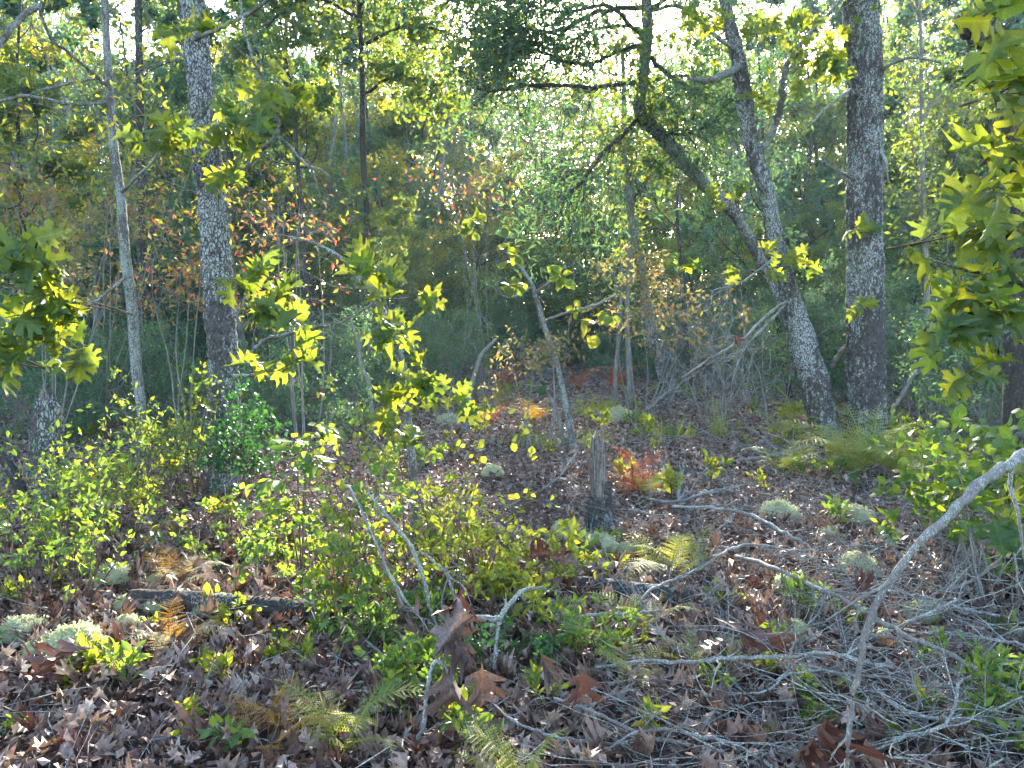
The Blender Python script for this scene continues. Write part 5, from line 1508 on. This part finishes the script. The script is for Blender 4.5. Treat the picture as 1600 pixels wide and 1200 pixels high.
bush('evergreen_shrub', 'low evergreen patch above the middle of the log', 455, 890, 4.8, 0.2, 0.8, 16, GLOSS, EV_T, 0.045, 1016, 90)
bush('round_leaf_bush', 'rounded leaved green bush at the right edge', 1545, 850, 4.0, 1.0, 0.8, 12, GLOSS, RD_T, 0.075, 1017, 220, 3, (5, 3), 0.45, M_TWIG, 0.04, 0.7, 0.4, r0=0.006)
bush('round_leaf_bush', 'smaller rounded leaved shoot left of the right edge bush', 1478, 830, 4.3, 0.85, 0.4, 5, GLOSS, RD_T, 0.075, 1018, 90, 3, (4, 2), 0.4, M_TWIG, 0.05, 0.7, 0.45)
bush('young_shrub', 'leafy green shrub in the bottom right corner', 1580, 1150, 2.45, 0.30, 0.5, 9, GLOSS, LN_T, 0.05, 1019, 140)
bush('young_shrub', 'green shrub among the branches at the right edge', 1540, 1060, 2.85, 0.26, 0.5, 8, GLOSS, EV_T, 0.05, 1020, 100)
bush('young_shrub', 'low greens beneath the level grey branch', 1270, 1080, 2.8, 0.12, 0.5, 10, GLOSS, LN_T, 0.045, 1021, 80)
bush('young_shrub', 'leafy sprig below the dark snag stem at far left', 110, 830, 5.3, 0.5, 0.5, 8, GLOSS, EV_T, 0.045, 1022, 60)
bush('big_leaf_sprig', 'few broad bright leaves on a stem left of the centre', 560, 885, 3.8, 0.32, 0.3, 3, LIME, ROUND_T, 0.10, 1023, 60, 2, (2, 1))
bush('big_leaf_sprig', 'broad yellow green leaves in front of the stump', 930, 850, 4.4, 0.36, 0.3, 3, LIME, LANCE_T, 0.11, 1024, 60, 2, (2, 1))
bush('trunk_side_shrub', 'low green shrub at the foot of the right trunks', 1420, 700, 8.5, 0.5, 0.7, 9, GLOSS, EV_T, 0.06, 1025, 0)

# compound-leaved sapling: each leaf a row of leaflets
def compound_sapling(label, u, v, d, tips, seed, mat=GLOSS):
    rs = RS(seed)
    b = on_ground(P(u, v, d))
    r = empty('sumac_sapling', b, label, 'sapling')
    mb = MB()
    top = None
    for (tu, tv, td) in tips:
        t = P(tu, tv, td) - b
        s0 = np.array([0, 0, 0.0])
        m = t * np.array([0.35, 0.35, 0.95])
        s = spline(np.array([s0, m, t]), 16)
        tubes(mb, s, np.linspace(0.005, 0.0018, 16)[None], 5, 0, 0, False)
        k = np.repeat(np.linspace(7, 15, 7).astype(int), 2)
        sg = np.tile([1, -1], 7)
        tg = nrm(np.gradient(s, axis=0))[k]
        side = nrm(np.cross(tg, np.array([0, 0, 1.0]))) * sg[:, None]
        a = nrm(side + tg * 0.4 + np.array([0, 0, -0.35]) + rs.normal(size=tg.shape) * 0.12)
        leaf_objects(r, LANCE_T, mat, s[k], a, np.tile([[0, -0.2, 1.0]], (14, 1)) + rs.normal(size=tg.shape) * 0.2, np.full(14, 0.15) * rs.uniform(0.8, 1.15, 14), 'leaflet', rs.randint(99))
    link('stems', mb.mesh('stems', M_STEM), r)


compound_sapling('sapling with drooping toothed leaflets right of the grey trunk', 470, 880, 4.3, [(400, 755, 4.2), (405, 790, 4.1), (520, 668, 4.4), (460, 690, 4.5), (500, 720, 4.2)], 1101)

# seedlings and sprigs: one object each
def sprig_mesh(seed, mat, tpls, n=9):
    rs = RS(seed)
    mb = MB()
    s = walk(rs, np.zeros((1, 3)), np.array([[rs.normal() * 0.2, rs.normal() * 0.2, 1]]), 1.0, 6, 0.15, 0.1)
    tubes(mb, s, np.linspace(0.018, 0.008, 6)[None], 4, 1, 0, False)
    sb = walk(rs, np.repeat(s[0, 2:4], 2, 0), nrm(rs.normal(size=(4, 3)) * 0.7 + np.array([0, 0, 0.8])), 0.5, 6, 0.15, 0.1)
    tubes(mb, sb, np.full((4, 6), 0.008), 3, 1, 0, False)
    q, a, nn = leaves_on(rs, np.vstack([s, sb]), n, 0.01, 0.3, 0.8, 0.0)
    w = rs.randint(len(tpls), size=len(q))
    for k, tp in enumerate(tpls):
        m = w == k
        scatter(mb, tp, q[m], a[m], nn[m], 0.36 * rs.uniform(0.6, 1.2, m.sum()), rs.rand(m.sum()), 0, True)
    return mb.mesh('seedling', [mat, M_STEM])


SPR = [sprig_mesh(i, m, t) for i, m, t in ((1, LIME, LN_T), (2, LIME, EV_T), (3, GLOSS, EV_T), (4, GLOSS, LN_T), (5, LIME, LN_T))]


def seed_label(o):
    k = [m.name for m in SPR].index(o.data.name)
    look = ('bright lime seedling with narrow leaves', 'bright lime seedling with oval leaves', 'dark green seedling with oval leaves', 'dark green seedling with narrow leaves', 'spreading lime seedling with slim leaves')[k]
    x, y = o.location.x, o.location.y
    u = 800 + F * x / y
    return look + (' in the near litter' if y < 3.6 else ' in the middle litter' if y < 6 else ' in the far litter') + (' at left' if u < 530 else ' at right' if u > 1070 else ' at centre')


rs = RS(1201)
pts = [(330, 965), (500, 870), (390, 985), (440, 1010), (480, 960), (150, 1050), (180, 1060), (130, 1080), (330, 1065), (320, 1090), (380, 1000), (90, 930), (40, 945), (450, 1040), (240, 1000), (20, 1160), (560, 970), (520, 1000), (1110, 965),
       (1130, 950), (1240, 970), (1280, 985), (1320, 1000), (1260, 960), (1200, 1030), (1560, 930), (1590, 1010), (1440, 1190), (1110, 1110), (1150, 1080), (1460, 1150), (880, 905), (990, 880), (760, 920), (840, 975), (700, 1150), (860, 1120), (1040, 690), (1085, 690), (990, 690), (700, 690), (640, 700), (820, 690),
       (780, 705), (860, 720), (1340, 1110), (1600, 890), (1200, 1090), (1220, 1180), (1000, 1030), (950, 950), (1250, 1110), (450, 870), (400, 860), (350, 860), (310, 870), (270, 850), (240, 880), (480, 1060), (1530, 1180), (750, 1190), (680, 940), (640, 985), (1070, 870), (820, 865)]
for k, (u, v) in enumerate(pts):
    c = G(u, v, 0)
    s = (0.09 + 0.11 * rs.rand())
    o = link('seedling', SPR[rs.randint(5)], None, (c[0], c[1], hgt(c[0], c[1]) - 0.004))
    o.scale = (s, s, s)
    o.rotation_euler = (rs.normal() * 0.15, rs.normal() * 0.15, rs.uniform(0, 6.28))
    tag(o, seed_label(o), 'seedling', 'seedlings in the leaf litter')
for k in range(170):
    y = math.sqrt(rs.uniform(2.3 ** 2, 16 ** 2)); x = rs.uniform(-1, 1) * (0.68 * y + 0.3)
    s = (0.08 + 0.14 * rs.rand()) * (1 if y < 6 else 1.5)
    o = link('seedling', SPR[rs.randint(5)], None, (x, y, hgt(x, y) - 0.004))
    o.scale = (s, s, s)
    o.rotation_euler = (rs.normal() * 0.15, rs.normal() * 0.15, rs.uniform(0, 6.28))
    tag(o, seed_label(o), 'seedling', 'seedlings in the leaf litter')

# ------------------------------------------------------------------ dead leaves: the ones that can be told apart, then the nearest 260 of the floor
def dead_leaf(label, u, v, d, size, ang, mat=LITTER, k=0, facing=(0, -0.8, 0.5), roll=0.0, h=None, name='dead_leaf'):
    c = P(u, v, d) if h is None else G(u, v, h)
    if h is not None:
        c[2] += hgt(c[0], c[1])
    a = np.array([math.cos(ang), roll, math.sin(ang)])
    Fm = frames(a[None], np.array([facing], float))[0] * size
    key = ('dead', mat.name)
    if key not in _cache:
        _cache[key] = [mesh_of(t, 'dead_leaf', mat) for t in DEAD_T]
    o = bpy.data.objects.new(name, _cache[key][k % len(DEAD_T)])
    COL.objects.link(o)
    o.matrix_world = Matrix(((*Fm[0], c[0]), (*Fm[1], c[1]), (*Fm[2], c[2]), (0, 0, 0, 1)))
    return tag(o, label, 'dead leaf')


dead_leaf('large curled brown oak leaf draped over the lichened stick', 735, 945, 2.7, 0.22, -2.2, M_HANG, 2, (0.1, -0.9, 0.5))
dead_leaf('brown lobed leaf folded beside the large curled one', 690, 985, 2.72, 0.18, -0.7, M_HANG, 1, (-0.2, -0.9, 0.4))
dead_leaf('brown oak leaf behind the large curled one', 725, 920, 2.85, 0.2, -1.9, RUST, 3, (0.3, -0.6, 0.7))
dead_leaf('long brown oak leaf hanging tip down at lower centre', 700, 1040, 2.45, 0.21, -1.45, M_HANG, 0, (-0.25, -1, 0.2))
dead_leaf('three lobed brown leaf hanging right of the long one', 752, 1030, 2.5, 0.21, -1.5, M_HANG, 7, (0.2, -1, 0.2))
dead_leaf('dark brown star shaped leaf on the level grey branch', 915, 1040, 2.5, 0.18, -1.7, RUST, 7, (0.15, -1, 0.2))
dead_leaf('small curled leaf hanging left of the dark star leaf', 842, 1015, 2.6, 0.12, -1.1, M_HANG, 5, (0.1, -1, 0.2))
dead_leaf('rusty brown leaf caught in the yellow shrub', 822, 870, 3.6, 0.15, 0.15, RUST, 1, (0.1, -0.9, 0.5))
dead_leaf('second rusty leaf caught in the yellow shrub', 858, 868, 3.6, 0.12, -0.2, RUST, 7, (0.2, -0.9, 0.5))
dead_leaf('big red brown leaf standing on the litter right of centre', 1165, 1020, 2.95, 0.18, 1.7, RUST, 3, (0.2, -0.8, 0.5))
dead_leaf('dark red brown leaf leaning on the big standing one', 1140, 1000, 3.0, 0.14, -2.6, RUST, 2, (-0.3, -0.8, 0.5))
dead_leaf('red brown leaf curled below the big standing one', 1185, 1000, 2.95, 0.13, -0.6, RUST, 5, (0.3, -0.8, 0.5))
dead_leaf('large upright curled leaf at the bottom right of centre', 1285, 1190, 2.35, 0.17, 1.75, RUST, 5, (0.4, -1, 0.1))
dead_leaf('broad rolled dark leaf at the bottom beside the upright one', 1248, 1195, 2.3, 0.14, 1.3, RUST, 1, (-0.3, -1, 0.2))
dead_leaf('red brown leaf lying under the arching branch', 1330, 925, 3.3, 0.14, 0.2, RUST, 4, (0, -0.6, 0.9))
dead_leaf('maroon leaf beside the one under the arching branch', 1362, 935, 3.2, 0.12, -0.3, RUST, 6, (0.2, -0.5, 0.9))
dead_leaf('small rust leaf hung in the bare twigs left of leaning oak', 1150, 520, 8.5, 0.16, -1.5, RUST, 0, (0, -1, 0.2))
dead_leaf('deep red leaf hanging low by the green shrubs at left', 505, 605, 7.5, 0.15, -1.6, RUST, 1, (0, -1, 0.2))
dead_leaf('reddish leaf hanging beside the light green fern', 1257, 645, 8.6, 0.2, -1.5, RUST, 2, (0.2, -1, 0.2))
dead_leaf('broad brown leaf curled up on the litter at the left edge', 45, 1065, 2.95, 0.2, 0.4, RUST, 3, (0.1, -0.4, 0.9))
dead_leaf('brown oak leaf tilted against the largest lichen mound', 75, 1055, 2.95, 0.18, 1.0, RUST, 0, (-0.3, -0.7, 0.6))
key = ('floor', 'x')
FLOORM = [mesh_of(t, 'fallen_leaf', LITTER) for t in DEAD_T] + [mesh_of(t, 'fallen_leaf', RUST) for t in DEAD_T[:3]]
rs = RS(1301)
n = 270
y = np.sqrt(rs.uniform(2.2 ** 2, 4.2 ** 2, n))
x = rs.uniform(-1, 1, n) * (0.66 * y)
a, nn = flat_frames(n, 0.45)
Fm = frames(a, nn)
for i in range(n):
    o = bpy.data.objects.new('fallen_leaf', FLOORM[rs.randint(len(FLOORM))])
    s = rs.uniform(0.07, 0.135)
    z = hgt(x[i], y[i]) + 0.03 + rs.rand() * 0.03
    m = Fm[i] * s
    o.matrix_world = Matrix(((*m[0], x[i]), (*m[1], y[i]), (*m[2], z), (0, 0, 0, 1)))
    COL.objects.link(o)
    tag(o, 'dry curled oak leaf lying loose on top of the litter', 'dead leaf', 'loose oak leaves on the forest floor')
# ------------------------------------------------------------------ the hazy air of the wood
mb = MB()
x0, x1, y0, y1, z0, z1 = -162, 162, -62, 162, -1.2, 22
mb.add([[x0, y0, z0], [x1, y0, z0], [x1, y1, z0], [x0, y1, z0], [x0, y0, z1], [x1, y0, z1], [x1, y1, z1], [x0, y1, z1]],
       [np.array([[0, 3, 2, 1], [4, 5, 6, 7], [0, 1, 5, 4], [1, 2, 6, 5], [2, 3, 7, 6], [3, 0, 4, 7]])])
hm, nt, N, L, p = new_mat('haze')
N.remove(p)
pv = N.new('ShaderNodeVolumePrincipled')
pv.inputs['Color'].default_value = (0.72, 0.92, 1.0, 1)
pv.inputs['Density'].default_value = 0.0007
pv.inputs['Anisotropy'].default_value = 0.35
L.new(pv.outputs[0], N['Material Output'].inputs['Volume'])
tag(link('haze', mb.mesh('haze', hm)), 'thin bluish haze hanging in the sunlit wood', 'haze', kind='stuff')
